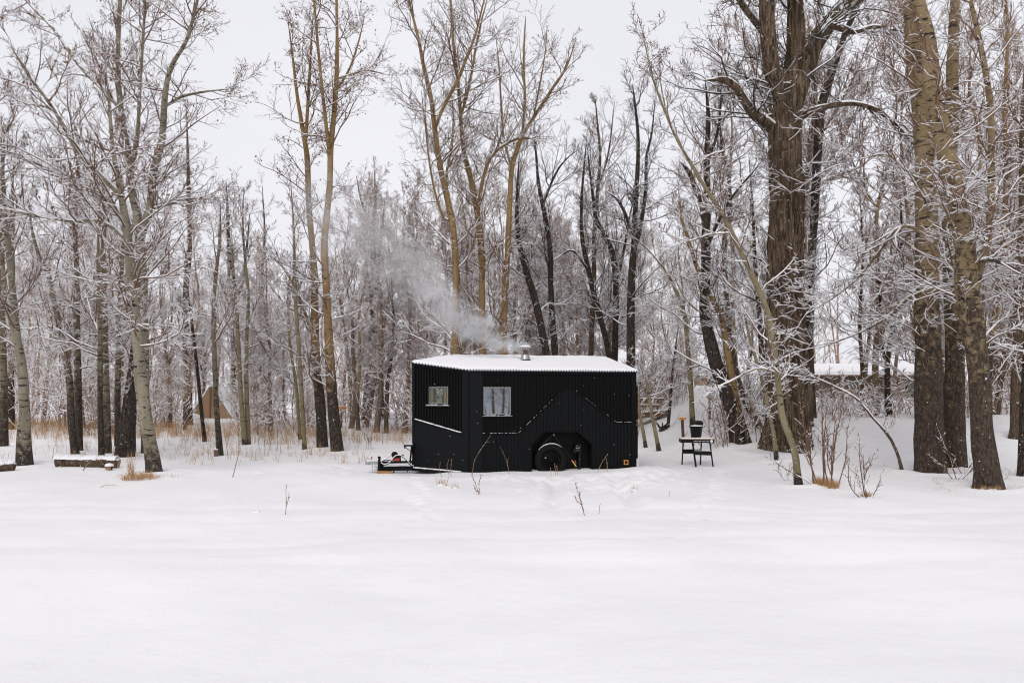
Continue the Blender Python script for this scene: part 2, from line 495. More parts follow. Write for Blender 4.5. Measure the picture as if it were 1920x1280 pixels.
# ------------------------------------------------------------------ trees: growth
def nrm(a):
    return a / (np.linalg.norm(a, axis=-1, keepdims=True) + 1e-9)

def grow(rng, O, D, L, R0, K, wig, up, tip=.35):
    N = len(O); P = np.empty((N, K, 3)); P[:, 0] = O; D = D.copy(); st = (L / (K - 1))[:, None]
    for k in range(1, K):
        D = nrm(D + rng.normal(0, wig, (N, 3)) + np.array((0, 0, up)))
        P[:, k] = P[:, k - 1] + D * st
    R = R0[:, None] * np.linspace(1, tip, K)[None]
    return P, R

def spawn(rng, P, R, n, t0, t1, ang, asd, lfrac, rfrac, upb=0.0, lmin=.05):
    """children along every branch of P"""
    N, K, _ = P.shape
    t = (t0 + (t1 - t0) * (np.arange(n)[None] + rng.uniform(0, 1, (N, n))) / n)
    f = t * (K - 1); i = np.clip(f.astype(int), 0, K - 2); w = (f - i)[..., None]
    idx = np.arange(N)[:, None]
    A, B = P[idx, i], P[idx, i + 1]
    O = A + (B - A) * w; T = nrm(B - A)
    r = R[idx, i] * (1 - w[..., 0]) + R[idx, i + 1] * w[..., 0]
    Lp = np.linalg.norm(np.diff(P, axis=1), axis=2).sum(1)[:, None]
    ax = nrm(np.cross(T, rng.normal(0, 1, T.shape)))
    an = np.radians(rng.normal(ang, asd, t.shape))[..., None]
    D = nrm(T * np.cos(an) + ax * np.sin(an) + np.array((0, 0, upb)))
    L = np.maximum(lmin, Lp * lfrac * (1.15 - .75 * t) * rng.uniform(.55, 1.25, t.shape))
    return O.reshape(-1, 3), D.reshape(-1, 3), L.ravel(), np.maximum(r * rfrac, .0035).ravel()

def frames(P):
    T = np.gradient(P, axis=1); T = nrm(T)
    S = nrm(np.cross(T, np.array((.02, .03, 1.0)))); U = np.cross(S, T)
    return T, S, U

def windswept(P):
    return 1 - .55 * np.clip((P[..., 2] - 5.0) / 5.0, 0, 1)

class Twigs:
    """thin branches: dark underside faces, a ridge of snow on the upper faces"""
    def __init__(s): s.V = []; s.F = []; s.Mi = []; s.n = 0
    def diamonds(s, rng, P, R, snow, cover, fat=1.0):
        N, K, _ = P.shape
        T, S, U = frames(P)
        flat = np.sqrt(np.clip(1 - T[..., 2] ** 2, 0, 1))
        has = (rng.uniform(0, 1, (N, K)) < cover * windswept(P)) & (flat > .42)
        h = R * .8 + snow * flat * has * rng.uniform(.5, 1.2, (N, K)) * np.clip(R / .008, .55, 1.5)
        R = R * fat
        W = R + .35 * snow * has * flat
        V = np.stack([P + S * W[..., None], P + U * h[..., None], P - S * W[..., None], P - U * (R)[..., None]], 2)
        s.V.append(V.reshape(-1, 3))
        b = (np.arange(N)[:, None] * K + np.arange(K - 1)[None]) * 4
        hs = has[:, :-1] & (flat[:, :-1] > .3)
        for j in range(4):
            q = np.stack([b + j, b + (j + 1) % 4, b + 4 + (j + 1) % 4, b + 4 + j], -1).reshape(-1, 4) + s.n
            s.F.append(q)
            s.Mi.append((hs.ravel().astype(int)) if j < 2 else np.zeros(len(q), int))
        s.n += N * K * 4
    def prisms(s, rng, P, R, snow, cover):
        """finest twigs: three-sided, snow on the two upper faces"""
        N, K, _ = P.shape
        T, S, U = frames(P)
        flat = np.sqrt(np.clip(1 - T[..., 2] ** 2, 0, 1))
        has = (rng.uniform(0, 1, (N, 1)) < cover * windswept(P)[:, :1]) & (flat > .42)
        h = R + snow * flat * has * rng.uniform(.5, 1.2, (N, K))
        W = R * 1.15 + .30 * snow * has * flat
        V = np.stack([P + U * h[..., None], P - S * W[..., None] - U * (R * .6)[..., None], P + S * W[..., None] - U * (R * .6)[..., None]], 2)
        s.V.append(V.reshape(-1, 3))
        b = (np.arange(N)[:, None] * K + np.arange(K - 1)[None]) * 3
        hs = (has[:, :-1]).ravel().astype(int)
        for j in range(3):
            q = np.stack([b + j, b + (j + 1) % 3, b + 3 + (j + 1) % 3, b + 3 + j], -1).reshape(-1, 4) + s.n
            s.F.append(q)
            s.Mi.append(hs if j != 1 else np.zeros(len(q), int))
        s.n += N * K * 3
    def tubes(s, P, R, n=6):
        N, K, _ = P.shape
        T, S, U = frames(P)
        th = np.arange(n) * 2 * np.pi / n
        V = P[:, :, None] + R[:, :, None, None] * (S[:, :, None] * np.cos(th)[:, None] + U[:, :, None] * np.sin(th)[:, None])
        s.V.append(V.reshape(-1, 3))
        b = (np.arange(N)[:, None] * K + np.arange(K - 1)[None]) * n
        for j in range(n):
            q = np.stack([b + j, b + (j + 1) % n, b + n + (j + 1) % n, b + n + j], -1).reshape(-1, 4) + s.n
            s.F.append(q); s.Mi.append(np.zeros(len(q), int))
        s.n += N * K * n
    def ridge(s, rng, P, R, snow, cover, zmax=.80, lo=8.0):
        """pile of snow lying along the top of thicker wood"""
        N, K, _ = P.shape
        T, S, U = frames(P)
        flat = np.sqrt(np.clip(1 - T[..., 2] ** 2, 0, 1))
        ok = (np.abs(T[..., 2]) < zmax) & (rng.uniform(0, 1, (N, K)) < cover)
        h = snow * flat * rng.uniform(.5, 1.25, (N, K)) * ok
        th = np.radians(np.array((lo, 45. + lo * .25, 90., 135. - lo * .25, 180. - lo)))
        rr = R[..., None] * 1.02 + h[..., None] * np.sin(th) ** 1.2
        rr = rr - (~ok)[..., None] * R[..., None] * .25
        V = P[:, :, None] + (S[:, :, None] * (rr * np.cos(th))[..., None] + U[:, :, None] * (rr * np.sin(th))[..., None])
        s.V.append(V.reshape(-1, 3))
        b = (np.arange(N)[:, None] * K + np.arange(K - 1)[None]) * 5
        keep = (ok[:, :-1] | ok[:, 1:]).ravel()
        for j in range(4):
            q = np.stack([b + j, b + j + 1, b + 5 + j + 1, b + 5 + j], -1).reshape(-1, 4)[keep] + s.n
            s.F.append(q); s.Mi.append(np.ones(len(q), int))
        s.n += N * K * 5
    def bits(s, rng, C, size):
        """dry leaves and catkins hanging on"""
        N = len(C); a = nrm(rng.normal(0, 1, (N, 3)) + np.array((0, 0, -.9))); b = nrm(np.cross(a, rng.normal(0, 1, (N, 3))))
        sz = size * rng.uniform(.5, 1.4, (N, 1))
        c = np.cross(a, b)
        V = np.stack([C, C + a * sz * .5 + b * sz * .28 + c * sz * .1, C + a * sz, C + a * sz * .5 - b * sz * .28 + c * sz * .1], 1)
        s.V.append(V.reshape(-1, 3))
        s.F.append(np.arange(N * 4).reshape(-1, 4) + s.n); s.Mi.append(np.full(N, 2)); s.n += N * 4
    def mesh(s, name, mats):
        return np_mesh(name, np.concatenate(s.V), list(zip(s.F, s.Mi)), False, mats)

def resample(pts, step):
    """smooth (x,y,z,r) rows"""
    P = np.asarray(pts, float)
    if len(P) < 3:
        P = np.insert(P, 1, P.mean(0), 0)
    d = np.concatenate([[0], np.cumsum(np.linalg.norm(np.diff(P[:, :3], axis=0), axis=1))])
    n = max(4, int(d[-1] / step) + 1)
    q = np.linspace(0, d[-1], n)
    ext = np.vstack([2 * P[0] - P[1], P, 2 * P[-1] - P[-2]])
    i = np.clip(np.searchsorted(d, q, side='right') - 1, 0, len(P) - 2)
    w = ((q - d[i]) / np.maximum(d[i + 1] - d[i], 1e-6))[:, None]
    p0, p1, p2, p3 = ext[i], ext[i + 1], ext[i + 2], ext[i + 3]
    out = .5 * ((2 * p1) + (-p0 + p2) * w + (2 * p0 - 5 * p1 + 4 * p2 - p3) * w ** 2 + (-p0 + 3 * p1 - 3 * p2 + p3) * w ** 3)
    out[:, 3] = np.maximum(p1[:, 3] * (1 - w[:, 0]) + p2[:, 3] * w[:, 0], .004)
    return out

def stem_mesh(rng, S, sides, mat, base=True, furrow=False):
    P, R = S[:, :3], S[:, 3].copy()
    K = len(P)
    T = nrm(np.gradient(P, axis=0))
    A = nrm(np.cross(T, np.array((.05, 1.0, .03)))); B = np.cross(A, T)
    d = np.concatenate([[0], np.cumsum(np.linalg.norm(np.diff(P, axis=0), axis=1))])
    th = np.arange(sides) * 2 * np.pi / sides
    ph = rng.uniform(0, 6.28, 6)
    D, TH = np.meshgrid(d, th, indexing='ij')
    k = 1 + .05 * np.sin(2 * TH + ph[0] + D * .7) + .04 * np.sin(3 * TH + ph[1] - D * 1.3) + .035 * np.sin(D * 2.3 + ph[2] + TH)
    k = k + .025 * np.sin(D * 7.1 + ph[5] + 2 * TH) + .02 * np.sin(D * 4.3 + ph[4])
    if base:
        k = k + np.exp(-np.maximum(D - .25, 0) / .22) * (.16 + .14 * np.sin(4 * TH + ph[3]) + .08 * np.sin(7 * TH + ph[4]))
    if furrow:
        wv = TH * 17 + 1.5 * np.sin(D * 1.3 + 2 * TH) + 1.1 * np.sin(D * 3.1 + 5 * TH + 1) + .8 * np.sin(D * 6.7 + 9 * TH)
        rd = np.abs(np.sin(wv / 1.0)) ** .7
        pl = .5 + .5 * np.sin(D * 13 + 4 * np.sin(TH * 11) + 3 * np.sin(D * 2 + TH * 7))
        k = k + .14 * (rd - .6) + .04 * pl * rd + rng.normal(0, .008, k.shape)
        dent = np.exp(-((D - 1.25) / .55) ** 2 - (np.angle(np.exp(1j * (TH - math.radians(262)))) / .17) ** 2)
        k = k - .34 * dent
    RR = R[:, None] * k
    V = P[:, None] + RR[..., None] * (A[:, None] * np.cos(th)[None, :, None] + B[:, None] * np.sin(th)[None, :, None])
    V = V.reshape(-1, 3)
    b = (np.arange(K - 1)[:, None] * sides); j = np.arange(sides)[None]
    F = np.stack([b + j, b + (j + 1) % sides, b + sides + (j + 1) % sides, b + sides + j], -1).reshape(-1, 4)
    top = (np.arange(sides) + (K - 1) * sides)[None]
    return np_mesh('trunk', V, [(F, 0), (top, 0)], True, [mat])

def make_tree(name, loc, stems, mat, seed, crown0=2.0, dens=3.2, len0=2.2, len1=1.05, ang=62, up=.07, n2=8, n3=7, snow=.0125,
              cover=.85, twig='twig', bits=0, sides=12, step=.22, furrow=False, simple=False, wig=.17, l2=.5, twr=1.0, k3=2, rmax=.06):
    """stems: list of (k,4) arrays in metres relative to loc (first is the trunk, the others fork from it)"""
    rng = np.random.RandomState(seed)
    root = empty(name, loc)
    tw = Twigs(); L1 = []
    for si, st in enumerate(stems):
        S = resample(st, .05 if (furrow and si == 0) else step)
        sd = (110 if si == 0 else 40) if furrow else max(6, sides - 3 * (si > 0))
        me = stem_mesh(rng, S, sd, mat, si == 0, furrow and si == 0)
        link('trunk' if si == 0 else 'limb', me, root)
        # snow along the leaning parts of the wood
        S2 = resample(st, .16)
        tw.ridge(rng, S2[None, :, :3], S2[None, :, 3] * .97, min(.03, snow * 1.25), .75, .80)
        # first-order branches
        d = np.concatenate([[0], np.cumsum(np.linalg.norm(np.diff(S[:, :3], axis=0), axis=1))])
        h = S[:, 2]
        ok = np.where(h > crown0)[0]
        if len(ok) < 2: continue
        d0, d1 = d[ok[0]], d[-1]
        n = max(2, int((d1 - d0) * dens))
        q = np.sort(rng.uniform(d0, d1 * .995, n))
        O = np.stack([np.interp(q, d, S[:, k]) for k in range(3)], 1)
        r = np.interp(q, d, S[:, 3])
        i = np.clip(np.searchsorted(d, q) - 1, 0, len(S) - 2)
        T = nrm(S[i + 1, :3] - S[i, :3])
        fr = (q - d0) / max(d1 - d0, .1)
        az = rng.uniform(0, 6.283, n); ax = nrm(np.stack([np.cos(az), np.sin(az), np.zeros(n)], 1))
        an = np.radians(rng.normal(ang - 25 * fr, 12))[:, None]
        D = nrm(T * np.cos(an) + ax * np.sin(an))
        L = (len0 + (len1 - len0) * fr ** 1.3) * rng.uniform(.35, 1.2, n)
        R0 = np.minimum(np.minimum(r * .5, rmax), .007 + .0085 * L)
        L1.append((O, D, L, R0))
    if L1:
        O, D, L, R0 = (np.concatenate(x) for x in zip(*L1))
        P1, R1 = grow(rng, O, D, L, R0, 7, wig, up, .22)
        if simple:
            tw.diamonds(rng, P1, R1, snow, cover)
        else:
            tw.tubes(P1, R1, 5); tw.ridge(rng, P1, R1, snow * 1.15, cover, .86)
        O, D, L, R0 = spawn(rng, P1, R1, n2, .18, 1.0, 48, 13, l2, .55, .10, .12)
        P2, R2 = grow(rng, O, D, L, np.clip(R0, .0045 * twr, .012), 4, wig * 1.2, up * .8, .45)
        tw.diamonds(rng, P2, R2, snow, cover)
        if n3:
            O, D, L, R0 = spawn(rng, P2, R2, n3, .12, 1.0, 46, 14, .5, .7, .12, .10)
            P3, R3 = grow(rng, O, D, L, np.clip(R0, .0033 * twr, .0058), k3, wig * 1.3, up, .6)
            tw.prisms(rng, P3, R3, snow * .75, cover)
            if bits:
                pick = rng.choice(len(P3), min(bits, len(P3)), False)
                tw.bits(rng, P3[pick, -1] + rng.normal(0, .01, (len(pick), 3)), .066)
    if tw.V:
        link('crown', tw.mesh('crown', [twig, 'snow', 'bud']), root)
    return root

def px_stem(path, Y, base_z, drift=0.0, y_from=None, loc=(0, 0, 0), bury=.35, first=False):
    """photo path [(px,py,width px)] at depth Y -> rows (x,y,z,r) relative to loc"""
    p = list(path)
    if p[-1][1] <= 15 and len(p) > 1:            # runs out of the frame: let it taper away above
        (x0, y0, w0), (x1, y1, w1) = p[-2], p[-1]
        k = 230.0 / max(30.0, abs(y1 - y0))
        p += [(x1 + (x1 - x0) * k * .5, y1 - 120, w1 * .72), (x1 + (x1 - x0) * k, y1 - 250, w1 * .3)]
    if p[-1][1] > 0: p[-1] = (p[-1][0], p[-1][1], min(p[-1][2], 1.0))
    rows = []
    y00 = p[0][1]
    for (x, y, w) in p:
        Yp = Y + drift * (y00 - y) / FPX * Y
        q = at(x, y, Yp)
        rows.append((q[0] - loc[0], q[1] - loc[1], q[2] - loc[2], w * Yp / FPX / 2))
    if first:
        b = rows[0]; n = rows[1]
        s = bury / max(.2, n[2] - b[2])
        rows.insert(0, (b[0] - (n[0] - b[0]) * s, b[1], -bury, b[3] * 1.04))
    return np.array(rows)

def hero(label, mat, seed, paths, Y=None, drifts=(), group=None, name='poplar_tree', cat='tree', **kw):
    (bx, by, bw) = paths[0][0]
    if Y is None:
        X, Yg, Z = hit(bx, by)
    else:
        Yg = Y; X = (bx - 960) * Y / FPX; Z = float(G(X, Y))
    loc = (X, Yg, Z)
    BASES.append((X, Yg, bw * Yg / FPX / 2))
    # make the first point stand exactly on the snow
    p0 = list(paths[0]); p0[0] = (bx, HOR + (EYE - Z) * FPX / Yg, bw)
    if len(p0) > 1 and p0[1][1] >= p0[0][1] - 4: p0.pop(1)
    stems = [px_stem(p0, Yg, Z, (drifts[0] if drifts else 0.0), loc=loc, first=True)]
    rng = random.Random(seed)
    for k, p in enumerate(paths[1:]):
        dr = drifts[k + 1] if len(drifts) > k + 1 else rng.choice((-1, 1)) * rng.uniform(.12, .4)
        y_off = (drifts[0] if drifts else 0.0) * (paths[0][0][1] - p[0][1]) / FPX * Yg
        stems.append(px_stem(p, Yg + y_off, Z, dr, loc=loc))
    kw.setdefault('crown0', 1.6)
    t = make_tree(name, loc, stems, mat, seed, **kw)
    tag(t, label, cat, group)
    return t

# ------------------------------------------------------------------ trees that can be told apart
def heroes():
    # ---- woods on the left
    hero('slim pale aspen at the far left edge of the photo', 'pale_low', 101,
         [[(8, 839, 15), (7, 722, 13), (3, 562, 12), (4, 400, 9), (8, 250, 5)]], crown0=2.6, dens=3.4, len0=2.0, n2=7)
    hero('bulging pale aspen with narrow waist, beside the log cut off by the frame', 'pale', 102,
         [[(47, 872, 27), (45, 820, 25), (46, 769, 19), (41, 685, 17), (29, 628, 15), (9, 544, 12), (2, 478, 10), (-10, 300, 7), (-16, 120, 3)],
          [(36, 650, 12), (28, 590, 12), (21, 520, 11), (14, 440, 10), (6, 350, 8), (2, 250, 5)]], crown0=2.3, dens=3.2, len0=2.1, snow=0.0156)
    hero('short-looking grey trunk behind the bulging aspen', 'pale_low', 103,
         [[(21, 806, 12), (21, 690, 10), (24, 560, 9), (22, 400, 6), (26, 300, 3)]], crown0=2.5, dens=2.5)
    hero('slim aspen bending away to the left above the snowy log', 'pale_low', 104,
         [[(141, 853, 14), (134, 797, 12), (131, 722, 12), (123, 666, 11), (113, 619, 10), (101, 563, 9), (89, 511, 8), (75, 485, 7), (60, 430, 5), (52, 360, 3)]], crown0=2.0, dens=3.4, snow=0.0140)
    hero('straight slim aspen rising from behind the middle of the snowy log', 'pale_low', 105,
         [[(149, 846, 13), (146, 722, 12), (144, 581, 11), (143, 488, 9), (141, 427, 8), (146, 330, 5), (144, 240, 3)]], crown0=2.2, dens=3.4)
    hero('straight aspen with knotty trunk behind the cut end of the log', 'pale_low', 106,
         [[(201, 851, 15), (199, 745, 14), (196, 652, 12), (195, 558, 11), (193, 488, 9), (196, 400, 7), (190, 300, 3)]], crown0=2.3, dens=3.4)
    hero('dim greenish aspen half hidden behind the knotty one', 'pale_low', 107,
         [[(190, 846, 11), (188, 745, 9), (187, 600, 8), (184, 480, 6), (186, 380, 3)]], Y=21.6, crown0=2.6, dens=2.4)
    hero('thin dark-based aspen just left of the leaning black trunk', 'pale_low', 108,
         [[(220, 838, 11), (221, 722, 10), (223, 605, 9), (227, 525, 8), (232, 420, 6), (228, 320, 3)]], crown0=2.4, dens=2.8)
    hero('broken thick black trunk leaning to the right behind the pale aspen', 'dark', 109,
         [[(234, 858, 35), (238, 810, 31), (242, 769, 27), (247, 699, 17), (251, 640, 9), (254, 600, 4)]], crown0=1.0, dens=3.0, len0=1.3, name='broken_trunk', sides=18)
    hero('large pale aspen leaning out over the tuft of dry grass beside the log', 'pale', 110,
         [[(290, 886, 27), (284, 845, 24), (277, 806, 23), (265, 722, 21), (257, 628, 19), (248, 562, 18), (246, 511, 17), (239, 440, 15), (230, 380, 13), (222, 340, 11), (212, 280, 8), (205, 200, 5), (200, 140, 3)],
          [(228, 372, 11), (206, 345, 10), (150, 290, 8), (118, 235, 7), (90, 190, 6), (52, 140, 5), (20, 85, 3)],
          [(236, 415, 9), (200, 372, 9), (150, 345, 8), (75, 310, 6), (0, 280, 4)],
          [(240, 450, 7), (190, 415, 7), (140, 416, 6), (100, 410, 6), (40, 398, 5), (-20, 388, 3)],
          [(247, 545, 6), (232, 536, 6), (212, 530, 5), (190, 534, 3)]],
         drifts=(0, -.25, .2, -.35, -.2), crown0=2.6, dens=4.6, len0=2.2, len1=1.3, n2=9, n3=7, snow=0.0156, cover=.92, sides=20, bits=500)
    hero('tall forked aspen rising behind the large leaning one at left', 'pale', 111,
         [[(276, 850, 20), (271, 760, 20), (270, 666, 19), (268, 581, 18), (266, 511, 17), (262, 450, 17), (257, 400, 14), (250, 370, 14), (240, 300, 13), (226, 200, 11), (221, 125, 9), (225, 0, 7)],
          [(263, 455, 14), (272, 415, 14), (281, 390, 14), (288, 320, 13), (304, 262, 12), (310, 175, 10), (321, 125, 8), (350, 75, 7), (370, 2, 5)],
          [(227, 205, 7), (190, 165, 7), (150, 125, 6), (100, 55, 5), (55, 8, 4)],
          [(310, 200, 5), (340, 182, 5), (385, 172, 4), (450, 165, 2)],
          [(246, 330, 8), (258, 250, 7), (262, 170, 6), (268, 80, 5), (272, 5, 4)],
          [(284, 392, 5), (310, 385, 5), (360, 372, 4), (420, 378, 2)]],
         crown0=3.2, dens=4.4, len0=2.3, len1=1.2, n2=8, n3=7, cover=.8, sides=16, snow=0.0117, bits=2200)
    hero('dark straight trunk just left of the tan canvas tent', 'brown', 112,
         [[(353, 797, 17), (352, 722, 15), (348, 628, 12), (349, 534, 10), (356, 464, 8), (354, 370, 7), (352, 290, 5), (350, 200, 3)]], crown0=3.2, dens=3.6, len0=2.2, n2=8, bits=1000)
    hero('thin crooked sapling right in front of the tan tent', 'dark', 113,
         [[(384, 830, 8), (375, 745, 7), (368, 675, 6), (359, 600, 5), (352, 540, 3)]], crown0=1.6, dens=3.4, len0=1.4, len1=.6, name='sapling')
    hero('slim grey aspen with a cut stub at its foot, beside the tan tent', 'pale_low', 114,
         [[(413, 856, 12), (409, 800, 10), (405, 745, 9), (401, 628, 8), (401, 560, 7), (405, 511, 7), (412, 455, 6), (414, 380, 3)]], crown0=1.7, dens=3.6, len0=1.9, snow=0.0140)
    hero('thin olive trunk, left one of the close pair left of the tall twin poplars', 'olive', 115,
         [[(459, 837, 9), (452, 745, 8), (446, 628, 7), (442, 558, 6), (437, 502, 5), (434, 430, 3)]], crown0=1.9, dens=3.4, len0=1.7)
    hero('thin olive trunk, right one of the close pair left of the tall twin poplars', 'olive', 116,
         [[(466, 836, 9), (462, 722, 8), (463, 628, 7), (466, 558, 6), (461, 502, 5), (455, 420, 4), (458, 350, 2)]], crown0=1.9, dens=3.4, len0=1.7)
    hero('thick black trunk standing behind the close olive pair', 'dark', 117,
         [[(443, 772, 15), (441, 700, 14), (437, 605, 12), (432, 520, 10), (428, 430, 7), (424, 340, 4)], [(436, 600, 7), (452, 540, 6), (462, 470, 5), (468, 400, 3)]], crown0=3.2, dens=2.8, len0=2.6, name='cottonwood_tree', twig='twig_dark')
    hero('small dark tree between the olive pair and the thin bent stems', 'brown', 118,
         [[(495, 773, 10), (494, 675, 9), (489, 581, 7), (491, 525, 6), (496, 440, 4), (492, 350, 2)]], crown0=3.0, dens=3.0, len0=2.0)
    hero('very thin bent stem left of the tall twin poplars', 'olive', 119,
         [[(563, 825, 7), (555, 722, 6), (545, 656, 5), (541, 605, 5), (542, 534, 3), (546, 480, 2)]], crown0=1.5, dens=3.2, len0=1.4, name='sapling')
    hero('slender dark stem just left of the tall twin poplars', 'olive', 120,
         [[(571, 844, 9), (566, 745, 8), (559, 637, 7), (554, 562, 6), (552, 487, 5), (550, 417, 4), (545, 340, 2)]], crown0=2.0, dens=3.4, len0=1.7)
    hero('left one of the two tall tan poplars left of the camper', 'tan', 121,
         [[(605, 841, 20), (599, 745, 18), (592, 666, 16), (590, 581, 14), (590, 525, 13), (585, 459, 12), (580, 394, 11), (576, 300, 10), (569, 250, 8), (557, 178, 6), (548, 100, 4), (540, 40, 2)],
          [(572, 275, 6), (577, 200, 6), (581, 130, 5), (585, 60, 3), (588, 20, 2)],
          [(592, 655, 7), (578, 605, 6), (556, 545, 5), (530, 500, 4), (505, 480, 2)]],
         crown0=1.6, dens=3.3, len0=2.2, len1=.9, n2=7, n3=6, sides=16, cover=.75, snow=0.0117, bits=1100)
    hero('right one of the two tall tan poplars left of the camper, with kinked trunk', 'tan', 122,
         [[(633, 846, 22), (625, 769, 20), (620, 698, 18), (615, 619, 16), (612, 534, 14), (608, 464, 13), (613, 403, 12), (618, 347, 11), (620, 280, 10), (627, 210, 9), (631, 140, 8), (632, 75, 6), (631, 2, 5)],
          [(618, 300, 7), (611, 230, 7), (602, 150, 6), (595, 75, 5), (590, 12, 4)],
          [(630, 170, 4), (655, 130, 4), (672, 80, 3), (684, 30, 2)],
          [(626, 150, 3), (650, 142, 3), (690, 132, 2), (720, 140, 2)]],
         crown0=1.3, dens=3.3, len0=2.2, len1=.9, n2=7, n3=6, sides=16, cover=.78, snow=0.0133, bits=1100)
    hero('thin crooked grey stem right of the twin poplars', 'olive', 123,
         [[(660, 792, 8), (655, 698, 7), (644, 605, 6), (634, 534, 5), (628, 460, 3)]], crown0=2.0, dens=3.0, len0=1.6, name='sapling')
    hero('thick dark trunk of the pair seen through the smoke left of the camper', 'dark', 124,
         [[(686, 785, 17), (693, 698, 15), (700, 581, 13), (700, 487, 11), (700, 430, 9), (704, 370, 5), (702, 320, 3)], [(700, 470, 7), (690, 420, 6), (676, 370, 4), (668, 330, 2)]], crown0=3.2, dens=3.6, len0=2.8, name='cottonwood_tree', n2=8)
    hero('straighter dark trunk of the pair seen through the smoke left of the camper', 'dark', 125,
         [[(715, 785, 14), (713, 675, 12), (709, 558, 10), (707, 497, 9), (716, 430, 6), (722, 370, 4)]], crown0=3.2, dens=3.4, len0=2.6, name='cottonwood_tree')
    # ---- tall trees behind the camper
    hero('tan poplar behind the left end of the camper roof, forking high up', 'tan', 126,
         [[(852, 800, 15), (853, 653, 14), (855, 569, 13), (853, 475, 12), (848, 419, 12), (836, 358, 11), (824, 306, 10), (815, 240, 9), (808, 184, 8), (794, 123, 7), (785, 75, 6), (767, 2, 4)],
          [(815, 243, 7), (831, 203, 6), (860, 147, 6), (874, 110, 5), (890, 70, 4), (905, 12, 3)],
          [(838, 365, 5), (838, 320, 5), (846, 280, 4), (850, 220, 3), (846, 170, 2)],
          [(848, 415, 5), (832, 408, 5), (818, 370, 4), (806, 310, 4), (798, 240, 3), (790, 170, 2)]],
         Y=26, crown0=2.5, dens=3.4, len0=2.6, len1=1.1, n2=8, n3=6, snow=0.0140, sides=14, bits=500)
    hero('tan poplar behind the chimney smoke with arching right fork', 'tan', 127,
         [[(906, 805, 14), (905, 690, 13), (904, 583, 12), (903, 498, 11), (899, 428, 11), (888, 358, 10), (876, 311, 10), (867, 264, 8), (862, 194, 7), (857, 137, 6), (850, 80, 5), (845, 8, 4)],
          [(896, 395, 7), (906, 334, 6), (920, 297, 5), (944, 273, 5), (977, 259, 4), (1010, 262, 2)],
          [(864, 220, 5), (880, 160, 5), (892, 90, 4), (905, 30, 3), (912, 5, 2)]],
         Y=27, crown0=2.5, dens=3.4, len0=2.6, len1=1.1, n2=8, n3=6, snow=0.0140, sides=14, bits=500)
    hero('tan poplar beside the chimney sending one long limb up to the right', 'tan', 128,
         [[(942, 806, 15), (944, 690, 14), (944, 606, 13), (949, 522, 12), (953, 437, 11), (957, 358, 10), (961, 311, 9), (979, 255, 8), (1000, 222, 6), (1033, 170, 5), (1061, 128, 4), (1080, 75, 2)],
          [(979, 258, 5), (984, 194, 5), (982, 123, 4), (984, 60, 3), (986, 30, 2)],
          [(961, 320, 5), (945, 260, 4), (940, 200, 4), (936, 130, 3), (930, 70, 2)],
          [(1000, 222, 3), (1012, 160, 3), (1022, 100, 2), (1026, 50, 2)]],
         Y=26.5, crown0=2.8, dens=3.2, len0=2.2, len1=1.1, n2=7, n3=6, snow=0.0109, cover=.75, sides=14, bits=300)
    hero('leaning black trunk behind the camper roof right of the chimney', 'dark', 129,
         [[(1050, 790, 16), (1024, 660, 14), (1005, 569, 13), (981, 489, 10), (970, 428, 8), (970, 353, 5), (974, 290, 3)]], Y=28, crown0=3.0, dens=3.0, len0=2.4, name='cottonwood_tree', twig='twig_dark')
    hero('black trunk curving up beside the leaning one behind the camper', 'dark', 130,
         [[(1046, 790, 15), (1040, 660, 13), (1033, 545, 11), (1031, 466, 10), (1019, 391, 8), (1010, 344, 6), (1005, 288, 4), (1000, 240, 2)], [(1017, 385, 5), (1040, 330, 4), (1060, 300, 3), (1085, 280, 2)]], Y=30, crown0=3.2, dens=3.0, len0=2.5, name='cottonwood_tree', twig='twig_dark')
    hero('slim straight brown tree behind the middle right of the camper roof', 'brown', 131,
         [[(1108, 790, 11), (1108, 663, 10), (1113, 545, 9), (1115, 428, 8), (1122, 344, 7), (1125, 288, 5), (1119, 217, 3), (1116, 185, 2)], [(1122, 350, 4), (1138, 300, 4), (1146, 250, 3), (1150, 205, 2)]], Y=33, crown0=3.6, dens=3.2, len0=2.2, n2=8)
    hero('zigzag black trunk leaning left behind the camper roof', 'dark', 132,
         [[(1160, 790, 12), (1141, 660, 10), (1118, 569, 10), (1104, 508, 9), (1092, 452, 8), (1090, 390, 6), (1094, 325, 4), (1100, 260, 2)], [(1104, 508, 5), (1075, 470, 4), (1050, 480, 3), (1020, 500, 2)]], Y=31, crown0=3.0, dens=3.0, len0=2.4, name='cottonwood_tree', twig='twig_dark')
    hero('black trunk with a big elbow behind the right end of the camper roof', 'dark', 133,
         [[(1152, 790, 14), (1153, 653, 13), (1155, 545, 11), (1148, 475, 10), (1132, 438, 9), (1118, 410, 8), (1112, 370, 6), (1106, 320, 4), (1100, 270, 2)], [(1156, 530, 6), (1170, 470, 5), (1178, 420, 4), (1188, 370, 3)]], Y=32, crown0=3.2, dens=2.8, len0=2.5, name='cottonwood_tree', twig='twig_dark')
    hero('stout black forked trunk right behind the rear corner of the camper', 'dark', 134,
         [[(1180, 800, 17), (1182, 663, 15), (1184, 531, 14), (1189, 461, 12), (1191, 391, 10), (1196, 311, 8), (1196, 250, 6), (1190, 190, 4), (1186, 160, 2)],
          [(1188, 470, 9), (1198, 437, 8), (1210, 367, 7), (1212, 297, 6), (1222, 250, 4), (1228, 190, 2)],
          [(1189, 450, 6), (1172, 400, 6), (1155, 372, 5), (1135, 358, 3)]],
         Y=29, crown0=3.4, dens=3.2, len0=2.6, name='cottonwood_tree', twig='twig_dark', n2=8, sides=14)
